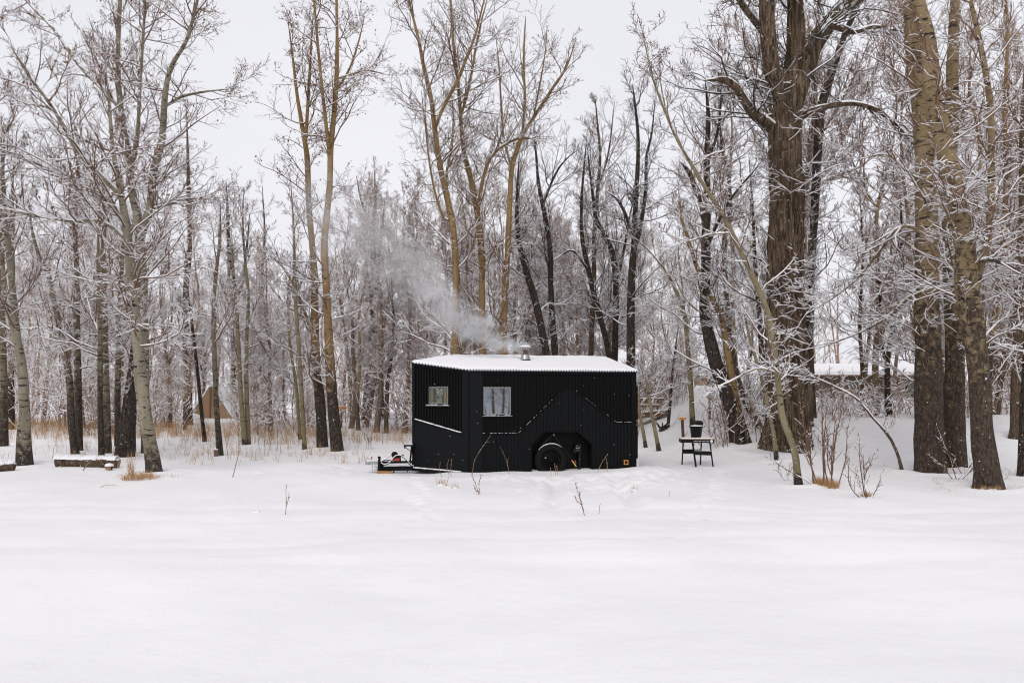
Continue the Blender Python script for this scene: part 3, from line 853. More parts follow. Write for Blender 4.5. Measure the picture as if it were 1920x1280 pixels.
    # ---- right of the camper
    hero('thin olive tree behind the bucket, bending away to the left', 'olive', 135,
         [[(1299, 797, 11), (1297, 760, 10), (1295, 719, 9), (1287, 625, 8), (1283, 588, 7), (1264, 536, 5), (1241, 498, 4), (1208, 461, 3), (1180, 440, 2)], [(1283, 590, 4), (1280, 540, 4), (1272, 480, 3), (1275, 420, 2)]], crown0=1.3, dens=2.6, len0=1.9)
    hero('tall dark leaning cottonwood with a broken side limb, right of the table', 'dark', 136,
         [[(1384, 831, 26), (1376, 790, 26), (1363, 742, 27), (1340, 672, 25), (1322, 588, 21), (1324, 508, 18), (1323, 437, 16), (1326, 380, 13), (1325, 297, 11), (1328, 220, 8), (1322, 150, 4)],
          [(1322, 425, 11), (1316, 390, 10), (1302, 348, 9), (1288, 318, 8), (1273, 302, 6)],
          [(1327, 300, 6), (1345, 250, 5), (1352, 190, 4), (1362, 140, 2)],
          [(1324, 470, 6), (1345, 420, 6), (1372, 370, 5), (1405, 330, 4), (1430, 300, 3)]],
         crown0=1.4, dens=4.0, len0=2.3, len1=1.2, name='cottonwood_tree', n2=8, snow=0.0140, sides=18, k3=3, n3=5, l2=.58, wig=.23)
    hero('tan trunk leaning left across the dark leaning cottonwood', 'tan', 137,
         [[(1401, 829, 16), (1381, 756, 14), (1363, 653, 12), (1353, 592, 11), (1334, 559, 10), (1306, 498, 8), (1287, 437, 7), (1278, 409, 5), (1272, 350, 3)]], crown0=1.3, dens=4.0, len0=1.9, snow=0.0140, n2=8)
    hero('slim brown tree between the leaning cottonwood and the huge trunk', 'brown', 138,
         [[(1425, 828, 13), (1392, 740, 11), (1370, 640, 10), (1364, 578, 9), (1358, 461, 8), (1370, 390, 7), (1365, 334, 6), (1353, 273, 5), (1350, 200, 3)]], Y=25, crown0=1.6, dens=3.6, len0=2.0, snow=0.0125)
    hero('long thin olive tree leaning left from the willow clump across the huge trunk', 'olive', 139,
         [[(1497, 910, 16), (1494, 880, 14), (1489, 842, 13), (1467, 781, 12), (1460, 725, 12), (1450, 640, 11), (1439, 584, 11), (1423, 545, 10), (1400, 494, 10), (1372, 437, 9), (1348, 391, 8), (1320, 348, 7), (1287, 292, 6), (1264, 250, 5), (1230, 165, 4), (1215, 110, 3), (1205, 60, 2)],
          [(1458, 700, 4), (1420, 690, 4), (1370, 715, 3), (1340, 728, 2)],
          [(1372, 437, 4), (1330, 440, 3), (1290, 452, 3), (1250, 440, 2)],
          [(1250, 215, 3), (1238, 150, 2), (1236, 90, 2)]],
         crown0=.9, dens=3.6, len0=1.5, len1=.6, snow=0.0156, cover=.92, n2=6, n3=4, drifts=(0, -.3, .3, .2))
    hero('huge rough-barked cottonwood with spreading forks right of the table', 'cotton', 140,
         [[(1477, 836, 86), (1478, 800, 80), (1479, 748, 74), (1475, 655, 68), (1474, 561, 62), (1474, 467, 61), (1474, 373, 61), (1473, 290, 57), (1474, 230, 57), (1480, 185, 52), (1489, 130, 34), (1492, 75, 30), (1490, 5, 26)],
          [(1478, 215, 40), (1462, 165, 34), (1447, 125, 31), (1438, 50, 29), (1437, 2, 27)],
          [(1485, 200, 42), (1505, 140, 37), (1525, 85, 33), (1560, 40, 29), (1600, 2, 25)],
          [(1462, 255, 26), (1440, 232, 22), (1412, 212, 19), (1396, 188, 17), (1380, 165, 15), (1358, 150, 13), (1318, 151, 9)],
          [(1488, 232, 14), (1515, 212, 13), (1550, 200, 11), (1600, 194, 10), (1650, 210, 9), (1700, 255, 7), (1730, 290, 3)],
          [(1432, 60, 14), (1400, 20, 11), (1372, -20, 8), (1340, -60, 4)],
          [(1555, 46, 12), (1600, 60, 10), (1640, 50, 8), (1690, 60, 4)]],
         Y=22.5, drifts=(0, -.2, .3, -.35, -.3, -.3, -.2), crown0=3.2, dens=3.9, len0=2.6, len1=2.2, n2=8, furrow=True, name='cottonwood_tree', snow=0.0172, cover=.92, twig='twig_dark', step=.12, rmax=.05, k3=3, n3=5, l2=.58, wig=.23)
    hero('dark slim trunk hidden behind the huge cottonwood, leaning out to the right above', 'dark', 141,
         [[(1516, 800, 18), (1516, 640, 17), (1521, 500, 16), (1530, 350, 16), (1537, 220, 16), (1556, 150, 14), (1580, 75, 11), (1612, 2, 9)]], Y=25.5, crown0=2.4, dens=3.6, len0=2.2, len1=1.5, snow=0.0140, name='cottonwood_tree')
    hero('slim tan stem close behind the right side of the huge cottonwood', 'tan', 142,
         [[(1526, 800, 9), (1520, 640, 9), (1508, 420, 8), (1518, 300, 7), (1530, 190, 5), (1528, 90, 3)]], Y=27, crown0=2.4, dens=3.2, len0=2.0)
    hero('thick mottled poplar, left and straightest of the big group at right', 'tan_high', 143,
         [[(1743, 884, 57), (1743, 830, 52), (1743, 772, 48), (1740, 678, 44), (1737, 584, 42), (1739, 491, 40), (1737, 373, 39), (1735, 300, 37), (1726, 200, 34), (1716, 100, 31), (1710, 2, 29)],
          [(1735, 450, 7), (1710, 425, 7), (1680, 430, 6), (1650, 470, 5), (1610, 520, 4), (1560, 560, 3), (1510, 590, 2)],
          [(1736, 545, 7), (1710, 552, 7), (1670, 590, 6), (1620, 620, 4), (1570, 640, 3), (1530, 655, 2)],
          [(1735, 345, 6), (1700, 320, 5), (1660, 290, 4), (1610, 300, 3)]],
         drifts=(0, -.5, -.7, .4), crown0=1.8, dens=4.4, len0=2.0, len1=1.8, n2=7, sides=28, snow=0.0164, cover=.92, bits=60, k3=3, n3=5, l2=.58, wig=.23)
    hero('dark-based poplar standing close behind the thick mottled one', 'tan_high', 144,
         [[(1789, 880, 38), (1789, 772, 36), (1790, 655, 33), (1784, 537, 28), (1779, 420, 25), (1777, 360, 23), (1785, 240, 22), (1786, 125, 20), (1790, 2, 17)]],
         Y=19.4, crown0=1.8, dens=4.0, len0=2.1, len1=1.6, n2=7, sides=20, snow=0.0148, k3=3, n3=5, l2=.58, wig=.23)
    hero('forked poplar with crooked trunk and brown grass at its foot, at right', 'tan_high', 145,
         [[(1853, 914, 45), (1849, 870, 42), (1842, 819, 40), (1836, 716, 38), (1824, 612, 41), (1813, 540, 42), (1811, 467, 34), (1796, 397, 32), (1788, 350, 32), (1771, 275, 31), (1751, 175, 28), (1740, 75, 27), (1722, 2, 24)],
          [(1822, 570, 20), (1834, 514, 16), (1853, 444, 14), (1858, 350, 13), (1857, 200, 11), (1836, 75, 9), (1820, 3, 7)],
          [(1818, 500, 7), (1850, 485, 7), (1890, 498, 6), (1930, 515, 4)],
          [(1800, 480, 6), (1790, 440, 6), (1780, 410, 5), (1765, 380, 3)]],
         drifts=(0, .25, -.3, -.5), crown0=1.6, dens=3.6, len0=1.9, len1=1.5, n2=7, sides=26, snow=0.0164, cover=.92, bits=60, k3=3, n3=5, l2=.58, wig=.23)
    hero('scarred trunk half cut off by the right frame edge, further back', 'brown', 146,
         [[(1907, 820, 28), (1908, 740, 25), (1910, 678, 23), (1915, 537, 20), (1920, 380, 16), (1918, 240, 12), (1922, 100, 8)]], crown0=1.8, dens=3.8, len0=2.0, len1=1.3, sides=16, snow=0.0140, k3=3, n3=5, l2=.58, wig=.23)
    hero('nearest dark trunk at the right frame edge', 'dark', 147,
         [[(1922, 893, 26), (1924, 780, 24), (1934, 600, 21), (1940, 420, 18), (1936, 250, 14), (1940, 100, 9)]], crown0=1.8, dens=3.4, len0=2.0, len1=1.3, sides=16, snow=0.0140)
    hero('bowed sapling arching left over the snow beside the thick mottled poplar', 'brown', 148,
         [[(1692, 885, 7), (1686, 860, 6), (1673, 828, 5.5), (1655, 803, 5), (1638, 785, 4.5), (1607, 748, 4), (1560, 722, 3), (1514, 703, 2), (1480, 695, 1)]], crown0=.5, dens=4.0, len0=.9, len1=.6, snow=0.0156, name='sapling', n2=5, n3=4)
    hero('dark small tree in front of the low house behind the snow bank', 'dark', 149,
         [[(1667, 790, 13), (1665, 740, 11), (1664, 678, 9), (1675, 608, 8), (1684, 530, 7), (1690, 430, 5), (1686, 330, 3)], [(1665, 690, 6), (1652, 640, 6), (1650, 560, 5), (1640, 480, 3)]], Y=29, crown0=1.2, dens=3.6, len0=2.0, snow=0.0140)
    hero('thin straight stem left of the small dark tree by the low house', 'brown', 150,
         [[(1618, 788, 8), (1617, 700, 7), (1612, 600, 6), (1618, 480, 5), (1612, 360, 3)]], Y=30, crown0=1.2, dens=3.2, len0=1.8)
    hero('slim tan poplar right of the forked poplar, leaning right', 'tan', 151,
         [[(1846, 792, 13), (1856, 669, 12), (1870, 561, 11), (1879, 467, 10), (1886, 350, 9), (1884, 200, 7), (1890, 60, 5), (1886, 4, 4)]], Y=25, crown0=2.2, dens=3.6, len0=2.2, len1=1.2)
    hero('dark stem slanting right beyond the slim tan poplar', 'brown', 152,
         [[(1868, 780, 12), (1880, 690, 11), (1898, 600, 10), (1912, 520, 9), (1925, 420, 7), (1930, 300, 4)]], Y=28, crown0=2.2, dens=3.2, len0=2.2, len1=1.2)
    hero('black post-like trunk just left of the huge cottonwood', 'dark', 153,
         [[(1438, 793, 14), (1434, 750, 13), (1430, 690, 11), (1424, 600, 9), (1416, 500, 7), (1412, 400, 5), (1404, 290, 3)]], Y=26.5, crown0=2.0, dens=3.2, len0=2.2)
    hero('thin slanting stem rooted just in front of the huge cottonwood', 'olive', 154,
         [[(1456, 842, 9), (1450, 810, 8), (1442, 772, 8), (1430, 715, 7), (1415, 665, 6), (1400, 610, 4), (1392, 560, 2)]], Y=20.5, crown0=.9, dens=3.4, len0=1.2, len1=.6, snow=0.0156, name='sapling')
    hero('short leaning sapling closest to the rear of the camper', 'olive', 155,
         [[(1211, 840, 8), (1206, 810, 7), (1201, 785, 6), (1198, 755, 5), (1200, 710, 3)]], crown0=1.0, dens=3.0, len0=1.0, len1=.5, name='sapling')
    hero('sapling with a broken orange top right behind the rear of the camper', 'olive', 156,
         [[(1236, 847, 8), (1229, 810, 7), (1222, 775, 7), (1214, 725, 6), (1210, 706, 5)]], crown0=.9, dens=4.0, len0=1.3, len1=1.0, name='sapling')
    hero('thin dark stem beyond the footbridge railing', 'dark', 157,
         [[(1252, 803, 6), (1256, 760, 6), (1259, 719, 5), (1264, 672, 4), (1272, 610, 2)]], crown0=.9, dens=3.6, len0=1.6, len1=.7, name='sapling')
heroes()
build_ground()

# ------------------------------------------------------------------ background trees: a few kinds, copied
def syn_stem(rng, H, r, lean, wob, forks):
    n = 9; z = np.linspace(0, H, n); x = lean * z / H; ph = rng.uniform(0, 6.28, 4)
    S = np.stack([x + wob * np.sin(z * .55 + ph[0]) + wob * .5 * np.sin(z * 1.3 + ph[1]), wob * np.sin(z * .5 + ph[2]), z, r * (1 - .985 * (z / H) ** .9)], 1)
    S[:, :2] -= S[0, :2]; S[0, 2] = -.4
    out = [S]
    sp = .42 if forks < 3 else .72
    for k in range(forks):
        i = rng.randint(3, 6) if forks < 3 else rng.randint(2, 6); p = S[i]; az = rng.uniform(0, 6.28); Lk = (H - p[2]) * rng.uniform(.6, .9)
        t = np.linspace(0, 1, 6)
        out.append(np.stack([p[0] + math.cos(az) * Lk * (sp * t - .2 * sp * t ** 2), p[1] + math.sin(az) * Lk * (sp * t - .2 * sp * t ** 2), p[2] + Lk * (.75 * t + .25 * t ** 2), p[3] * .7 * (1 - .97 * t)], 1))
    return out

def background():
    rng = np.random.RandomState(77)
    kinds = []
    spec = [('paled_tan', 13.0, .13, 0, 'paled_twig', 'poplar_tree', 'tan'), ('paled_tan', 12.0, .11, 1, 'paled_twig', 'poplar_tree', 'tan'), ('paled_bark', 12.0, .15, 4, 'paled_twig', 'poplar_tree', 'brown'),
            ('paled_bark', 12.5, .17, 3, 'paled_twig', 'cottonwood_tree', 'brown'), ('paled_dark', 11.0, .14, 1, 'paled_twig', 'cottonwood_tree', 'dark'),
            ('pale_low', 10.0, .09, 0, 'paled_twig', 'aspen_tree', 'grey'), ('olive', 7.0, .055, 0, 'paled_twig', 'sapling', 'olive'), ('paled_bark', 8.0, .07, 1, 'paled_twig', 'sapling', 'brown'),
            ('paled_bark', 10.5, .12, 1, 'paled_twig', 'poplar_tree', 'brown')]
    for k, (mat, H, r, fk, tw, nm, word) in enumerate(spec):
        st = syn_stem(rng, H, r, rng.uniform(-.8, .8), .22, fk)
        t = make_tree(nm, (0, 0, 0), st, mat, 900 + k, crown0=1.5, dens=4.8 if not fk else 3.6, len0=2.0 if H > 9 else 1.5, len1=1.25, n2=9, n3=8, ang=56, up=.11, l2=.46,
                      snow=.030, cover=.95, twig=tw, sides=8, step=.5, simple=True, twr=1.3, bits=120 if k in (0, 1) else 0)
        kinds.append((t, word, nm))
    used = [False] * len(kinds); fam = {}
    big = [0, 1, 2, 3, 4, 8]; small = [5, 6, 7]
    # (photo x range, count, distance range, kinds, scale range, where)
    zones = [
        (-20, 330, 11, (32, 39), big + small, (.66, .86), 'behind the snowy log'),
        (-20, 330, 9, (40, 55), big, (.7, .95), 'behind the snowy log'),
        (330, 590, 9, (34, 40), [0, 2, 5, 7, 8], (.55, .78), 'behind the tan tent'),
        (330, 590, 8, (41, 56), big, (.65, .85), 'behind the tan tent'),
        (640, 800, 8, (34, 41), big, (.72, .92), 'just left of the camper'),
        (640, 800, 6, (41, 56), big, (.8, 1.0), 'just left of the camper'),
        (800, 1000, 8, (30, 42), [0, 1, 2, 8], (.82, 1.05), 'behind the camper chimney'),
        (800, 1000, 5, (43, 56), big, (.9, 1.15), 'behind the camper chimney'),
        (1000, 1200, 6, (34, 44), [2, 3, 4, 8, 1], (.78, 1.0), 'behind the rear half of the camper'),
        (1000, 1200, 5, (45, 58), big, (.85, 1.1), 'behind the rear half of the camper'),
        (1215, 1430, 5, (38, 46), [5, 7, 0], (.75, .95), 'on the bank behind the table'),
        (1215, 1430, 6, (60, 74), big, (.8, 1.1), 'on the bank behind the table'),
        (1340, 1960, 11, (26, 34), [0, 1, 2, 3], (1.05, 1.35), 'close behind the big trees at right'),
        (1440, 1960, 15, (28, 38), [0, 2, 5, 8, 6], (.8, 1.1), 'around the low house'),
        (1440, 1960, 15, (40, 50), big, (.9, 1.2), 'around the low house'),
    ]
    for (xa, xb, n, (ya, yb), ks, (sa, sb), where) in zones:
        for i in range(n):
            px = xa + (xb - xa) * (i + rng.uniform(.1, .9)) / n
            Y = rng.uniform(ya, yb); k = ks[rng.randint(len(ks))]
            X = (px - 960) * Y / FPX
            if 1300 < px < 1350 and Y > 36: continue
            if 1505 < px < 1715 and (Y < 52 and rng.uniform() < (.8 if sa < 1.0 else .55)): continue
            if 350 < px < 445 and Y < 45: continue
            src, word, nm = kinds[k]
            o = src if not used[k] else copy_tree(src)
            used[k] = True
            s = rng.uniform(sa, sb)
            o.location = (X, Y, float(G(X, Y))); o.rotation_euler = (0, 0, rng.uniform(0, 6.28)); o.scale = (s, s, s * rng.uniform(.95, 1.1))
            far = 'far' if Y > 42 or (ya > 36) else 'nearer'
            kindword = {'poplar_tree': 'poplar', 'cottonwood_tree': 'cottonwood', 'aspen_tree': 'aspen', 'sapling': 'sapling'}[nm]
            fam.setdefault((far, word, kindword, where), []).append((px, o))
    ords = ['leftmost', 'second', 'third', 'fourth', 'fifth', 'sixth', 'seventh', 'eighth', 'ninth', 'tenth']
    cnt = ['', 'one', 'two', 'three', 'four', 'five', 'six', 'seven', 'eight', 'nine', 'ten', 'eleven', 'twelve']
    for (far, word, kindword, where), lst in fam.items():
        lst.sort(key=lambda a: a[0]); n = len(lst)
        for i, (px, o) in enumerate(lst):
            if n == 1: lab = 'snow-dusted %s %s %s, %s' % (word, kindword, where, far)
            elif i == 0: lab = 'leftmost of the %s %s %s %ss %s' % (cnt[n], far, word, kindword, where)
            elif i == n - 1: lab = 'rightmost of the %s %s %s %ss %s' % (cnt[n], far, word, kindword, where)
            else: lab = '%s from left of the %s %s %s %ss %s' % (ords[i], cnt[n], far, word, kindword, where)
            tag(o, lab, 'tree', '%s %s %ss %s' % (far, word, kindword, where))
    for k, u in enumerate(used):
        if not u:
            for ch in list(kinds[k][0].children): bpy.data.objects.remove(ch)
            bpy.data.objects.remove(kinds[k][0])
background()

# ------------------------------------------------------------------ far wood and undergrowth (too many to count)
def far_wood(name, label, seed, spots, hts):
    rng = np.random.RandomState(seed)
    tw = Twigs()
    N = len(spots)
    O = np.array([(x, y, float(G(x, y)) - .3) for x, y in spots])
    H = rng.uniform(*hts, N)
    D = nrm(np.stack([rng.normal(0, .06, N), rng.normal(0, .06, N), np.ones(N)], 1))
    P, R = grow(rng, O, D, H, rng.uniform(.05, .14, N), 7, .06, .03, .15)
    tw.tubes(P, R, 5)
    O, D, L, R0 = spawn(rng, P, R, 14, .10, 1.0, 58, 12, .19, .4, .05, .5)
    P1, R1 = grow(rng, O, D, L, np.clip(R0, .016, .04), 4, .2, .07, .4)
    tw.diamonds(rng, P1, R1, .045, .9)
    O, D, L, R0 = spawn(rng, P1, R1, 7, .15, 1.0, 48, 13, .5, .6, .1, .25)
    P2, R2 = grow(rng, O, D, L, np.clip(R0, .009, .016), 2, .22, .07, .6)
    tw.prisms(rng, P2, R2, .03, .9)
    o = link(name, tw.mesh(name, ['paled_twig', 'snow', 'bud']))
    tag(o, label, 'woods', None, 'stuff')

def woods():
    rng = np.random.RandomState(31)
    sp = []
    for i in range(150):
        px = rng.uniform(-80, 2000); Y = rng.uniform(57, 95)
        if 1205 < px < 1700 and rng.uniform() < .75: continue
        sp.append(((px - 960) * Y / FPX, Y))
    far_wood('far_wood', 'hazy mass of snow-covered woods closing the background', 41, sp, (8.5, 13.5))
    sp = [(rng.uniform(-30, 34), rng.uniform(-36, -17)) for i in range(70)] + [(rng.uniform(-46, -24), rng.uniform(-8, 24)) for i in range(24)]
    far_wood('woods_across_clearing', 'woods across the clearing mirrored in the camper window', 42, sp, (8, 13))
woods()

def undergrowth():
    rng = np.random.RandomState(8)
    tw = Twigs(); O = []; H = []
    def patch(xa, xb, ya, yb, n, ha, hb):
        for i in range(n):
            px = rng.uniform(xa, xb); Y = rng.uniform(ya, yb); X = (px - 960) * Y / FPX
            for k in range(rng.randint(2, 6)):
                x, y = X + rng.normal(0, .12), Y + rng.normal(0, .12)
                O.append((x, y, float(G(x, y)) - .1)); H.append(rng.uniform(ha, hb))
    patch(-30, 340, 31, 46, 88, 1.4, 4.2)
    patch(440, 780, 32, 46, 78, 1.2, 3.8)
    patch(780, 1190, 28, 42, 60, 1.5, 4.0)
    patch(1200, 1290, 33, 40, 46, 1.4, 3.2)
    patch(1340, 1430, 23, 34, 34, .8, 2.4)
    patch(1530, 1720, 26, 33, 26, .6, 1.9)
    patch(1800, 1930, 26, 33, 30, .8, 2.4)
    O = np.array(O); H = np.array(H); N = len(O)
    D = nrm(np.stack([rng.normal(0, .28, N), rng.normal(0, .28, N), np.ones(N)], 1))
    P, R = grow(rng, O, D, H, rng.uniform(.009, .018, N), 6, .16, .02, .4)
    tw.diamonds(rng, P, R, .02, .7)
    o_, d_, l_, r_ = spawn(rng, P, R, 5, .2, 1, 50, 14, .36, .7, .1, .2)
    P1, R1 = grow(rng, o_, d_, l_, np.clip(r_, .007, .012), 3, .24, .08, .5)
    tw.diamonds(rng, P1, R1, .03, .92)
    o_, d_, l_, r_ = spawn(rng, P1, R1, 3, .2, 1, 48, 14, .5, .8, .1, .12)
    P2, R2 = grow(rng, o_, d_, l_, np.clip(r_, .005, .008), 2, .26, .08, .6)
    tw.prisms(rng, P2, R2, .026, .92)
    o = link('undergrowth', tw.mesh('undergrowth', ['paled_twig', 'snow', 'bud']))
    tag(o, 'tangle of snowy bare brush under the trees', 'brush', None, 'stuff')
undergrowth()

# ------------------------------------------------------------------ the black camper
def snow_strip(mb, p, q, w, h, rng, n=12, gaps=.0):
    """a lumpy line of snow lying from p to q"""
    p = np.array(p, float); q = np.array(q, float)
    for i in range(n):
        if rng.uniform() < gaps: continue
        a = p + (q - p) * (i + .04) / n; b = p + (q - p) * (i + .96 if gaps else i + 1.0) / n
        mb.bar(a, b, w * rng.uniform(.75, 1.1), h * rng.uniform(.6, 1.2))

def ribbed(mb, o, e, n, s0, s1, zlo, zhi, pitch=.085, depth=.022, breaks=()):
    ss = []
    k0 = int(math.floor(s0 / pitch)) - 1; k1 = int(math.ceil(s1 / pitch)) + 1
    for k in range(k0, k1):
        ss += [((k + f) * pitch, d) for f, d in ((.0, 0), (.30, 0), (.37, depth), (.66, depth), (.73, 0))]
    xs = np.array([a for a, _ in ss]); ds = np.array([d for _, d in ss])
    q = sorted(set([s0, s1] + [x for x in xs if s0 < x < s1] + [b for b in breaks if s0 < b < s1]))
    V = []
    for x in q:
        d = float(np.interp(x, xs, ds))
        for z in (zlo(x), zhi(x)):
            V.append((o[0] + e[0] * x + n[0] * d, o[1] + e[1] * x + n[1] * d, z))
    F = [(2 * i, 2 * i + 2, 2 * i + 3, 2 * i + 1) for i in range(len(q) - 1)]
    mb.add(V, F)

def camper():
    rng = np.random.RandomState(3)
    A = math.radians(12)
    root = empty('camper_trailer', (-.965, 18.0, 0), A)
    tag(root, 'black ribbed-metal camper trailer with snow on its slanted roof, smoking chimney', 'camper')
    LEN, WID, NOSE, SL = 3.98, 2.30, 1.15, .183
    roofz = lambda v: 2.335 + SL * v
    k = 2 ** -.5
    NO, NE, NN = (-NOSE, NOSE), (k, -k), (-k, -k)      # near nose face: origin, along, outward
    WO, WE, WN = (0, 0), (1, 0), (0, -1)               # near side wall
    def W(s, d, z): return (s, -d, z)
    def N(s, d, z): return (NO[0] + NE[0] * s + NN[0] * d, NO[1] + NE[1] * s + NN[1] * d, z)
    P_W = lambda a, b, d: W(a, d, b)
    P_N = lambda a, b, d: N(a, d, b)
    P_Fp = lambda a, b, d: Fp(a, d, b)
    # mountain-shaped trim line across the near wall
    tx = [.0, 1.136, 2.30, 3.486, 3.99]; tz = [.886, .886, 2.0, 1.122, 1.122]
    line = lambda s: float(np.interp(s, tx, tz))
    ax_ = [0, 1.42, 1.4201, 1.715, 2.534, 2.8969, 2.897, 4]; az_ = [.02, .02, .61, .935, .93, .63, .02, .02]
    arch = lambda s: float(np.interp(s, ax_, az_))
    top = lambda s: 2.26
    up = MB(); br = (1.136, 2.30, 3.486)
    ribbed(up, WO, WE, WN, .30, .34, line, top); ribbed(up, WO, WE, WN, .34, .945, lambda s: 1.94, top)
    ribbed(up, WO, WE, WN, .34, .945, line, lambda s: 1.335); ribbed(up, WO, WE, WN, .945, 3.86, line, top, breaks=br)
    up.build('upper_cladding', 'black', root)
    lo = MB()
    ribbed(lo, (0, -.012), WE, WN, .30, 3.86, arch, lambda s: line(s) + .01, breaks=br + (1.42, 1.4201, 1.715, 2.534, 2.8969, 2.897))
    lo.build('lower_cladding', 'black_sheet', root)
    tr = MB()
    for a, b in ((.30, 1.136), (1.136, 2.30), (2.30, 3.486), (3.486, 3.86)):
        tr.bar((a, -.030, line(a)), (b, -.030, line(b)), .030, .026)
    t_ = tr.build('mountain_trim', 'black_trim', root)
    sn = MB()
    for a, b, g, n in ((.30, 1.136, .45, 34), (1.136, 1.95, .58, 40), (2.5, 3.486, .85, 40), (3.486, 3.86, .35, 14)):
        snow_strip(sn, (a, -.034, line(a) + .018), (b, -.034, line(b) + .018), .014, .0065, rng, n, g)
    sn.build('snow', 'snow', t_)
    # flat corner boards, fascia
    MB().box((-.002, -.030, .0), (.299, -.004, 2.33)).build('corner_board', 'black_sheet', root, bevel=.004)
    MB().box((3.861, -.032, .0), (3.985, -.002, 2.33)).build('corner_board', 'black_trim', root, bevel=.004)
    MB().box((.30, -.036, 2.245), (3.86, -.004, 2.328)).build('fascia', 'black_trim', root, bevel=.003)
    MB().box((.30, -.03, -.06), (1.42, -.005, .018)).build('skirt_rail', 'black_frame', root)
    MB().box((2.9, -.03, -.06), (3.86, -.005, .018)).build('skirt_rail', 'black_frame', root)
    # near nose face
    vz = lambda s: roofz(NOSE - k * s)
    diag = lambda s: 1.192 - .2085 * (s - .03)
    nu = MB(); NT0, NT1 = .045, 1.44
    ntop = lambda s: vz(s) - .075
    ribbed(nu, NO, NE, NN, NT0, .47, diag, ntop); ribbed(nu, NO, NE, NN, .47, 1.022, lambda s: 1.955, ntop)
    ribbed(nu, NO, NE, NN, .47, 1.022, diag, lambda s: 1.572); ribbed(nu, NO, NE, NN, 1.022, NT1, diag, ntop)
    nu.build('nose_cladding', 'black', root)
    MB().prism([(NT0, .06), (NT1, .03), (NT1, diag(NT1)), (NT0, diag(NT0))], -.03, .020, P_N).build('nose_sheet', 'black_sheet', root)
    t_ = MB().bar(N(NT0, .025, diag(NT0)), N(NT1, .025, diag(NT1)), .05, .02).build('nose_trim', 'black_trim', root)
    sn = MB(); snow_strip(sn, N(NT0 + .02, .028, diag(NT0) + .02), N(NT1 - .02, .028, diag(NT1) + .02), .045, .022, rng, 20)
    sn.build('snow', 'snow', t_)
    MB().prism([(1.4405, .0), (1.622, .0), (1.622, 2.33), (1.4405, 2.33)], -.03, .026, P_N).build('corner_board', 'black_sheet', root)
    MB().prism([(-.03, .0), (.0445, .0), (.0445, vz(.04)), (-.03, vz(-.03))], -.03, .028, P_N).build('corner_board', 'black_sheet', root)
    MB().prism([(.045, vz(.045) - .085), (1.44, vz(1.44) - .085), (1.44, vz(1.44) - .004), (.045, vz(.045) - .004)], -.01, .030, P_N).build('fascia', 'black_trim', root)
    # hidden walls, with the far nose window that is seen through the near one
    FO, FE, FN = (-NOSE, NOSE), (k, k), (-k, k)
    def Fp(s, d, z): return (FO[0] + FE[0] * s + FN[0] * d, FO[1] + FE[1] * s + FN[1] * d, z)
    w = MB(); fz = lambda s: roofz(NOSE + k * s) - .02
    for a, b, z0, z1 in ((.0, .60, 0, None), (1.18, 1.626, 0, None), (.60, 1.18, 0, 1.53), (.60, 1.18, 1.99, None)):
        w.prism([(a, z0), (b, z0), (b, z1 or fz(b)), (a, z1 or fz(a))], -.03, .01, P_Fp)
    w.build('far_nose_wall', 'black', root)
    f = MB()
    for a, b, z0, z1 in ((.57, .63, 1.5, 2.02), (1.15, 1.21, 1.5, 2.02), (.631, 1.149, 1.5, 1.56), (.631, 1.149, 1.96, 2.02)):
        f.prism([(a, z0), (b, z0), (b, z1), (a, z1)], -.07, .014, P_Fp)
    wf = f.build('window', 'wood', root); MB().prism([(.63, 1.56), (1.15, 1.56), (1.15, 1.96), (.63, 1.96)], -.012, -.008, P_Fp).build('pane', 'glass', wf)
    MB().box((.0, WID - .03, 0), (LEN, WID, roofz(WID) - .02)).build('far_wall', 'black', root)
    rw = MB(); rw.prism([(.001, 0), (WID - .031, 0), (WID - .031, roofz(WID - .03) - .02), (.001, roofz(0) - .02)], LEN - .03, LEN, lambda a, b, d: (d, a, b))
    rw.build('rear_wall', 'black', root)
    MB().prism([(-NOSE + .05, NOSE), (-.2, .30), (LEN - .04, .30), (LEN - .04, WID - .05), (.02, WID - .05)], .02, .09, lambda a, b, d: (a, b, d)).build('floor', 'interior', root)
    # big window
    def frame(fn, s0, s1, z0, z1, wd, d0, d1, mat, name='window'):
        m = MB()
        for a, b, c, d in ((s0, s0 + wd, z0, z1), (s1 - wd, s1, z0, z1), (s0 + wd, s1 - wd, z0, z0 + wd), (s0 + wd, s1 - wd, z1 - wd, z1)):
            m.prism([(a, c), (b, c), (b, d), (a, d)], d0, d1, lambda a_, b_, d_: fn(a_, d_, b_))
        return m.build(name, mat, root, bevel=.003)
    fr = frame(W, .300, .975, 1.300, 1.975, .022, -.02, .026, 'black_trim', 'window_surround')
    wi = frame(W, .322, .953, 1.322, 1.953, .024, -.03, .020, 'grey_alu')
    MB().prism([(.346, 1.346), (.929, 1.346), (.929, 1.929), (.346, 1.929)], -.010, -.004, P_W).build('pane', 'glass_mirror', wi)
    MB().box((.35, .05, 1.34), (.475, .07, 1.94)).build('curtain', 'white_pl', wi)
    sl = MB().box((.30, -.060, 1.283), (.98, -.010, 1.299)).build('sill', 'grey_alu', root)
    s_ = MB(); snow_strip(s_, (.31, -.045, 1.305), (.97, -.045, 1.305), .02, .010, rng, 16, .3); s_.build('snow', 'snow', sl)
    # nose window: timber inside, black surround
    frame(N, .430, 1.062, 1.540, 1.990, .024, -.02, .024, 'black_trim', 'window_surround')
    wi = frame(N, .454, 1.038, 1.564, 1.966, .022, -.03, .016, 'grey_alu')
    MB().prism([(.476, 1.586), (1.016, 1.586), (1.016, 1.944), (.476, 1.944)], -.012, -.008, P_N).build('pane', 'glass', wi)
    tf = MB()
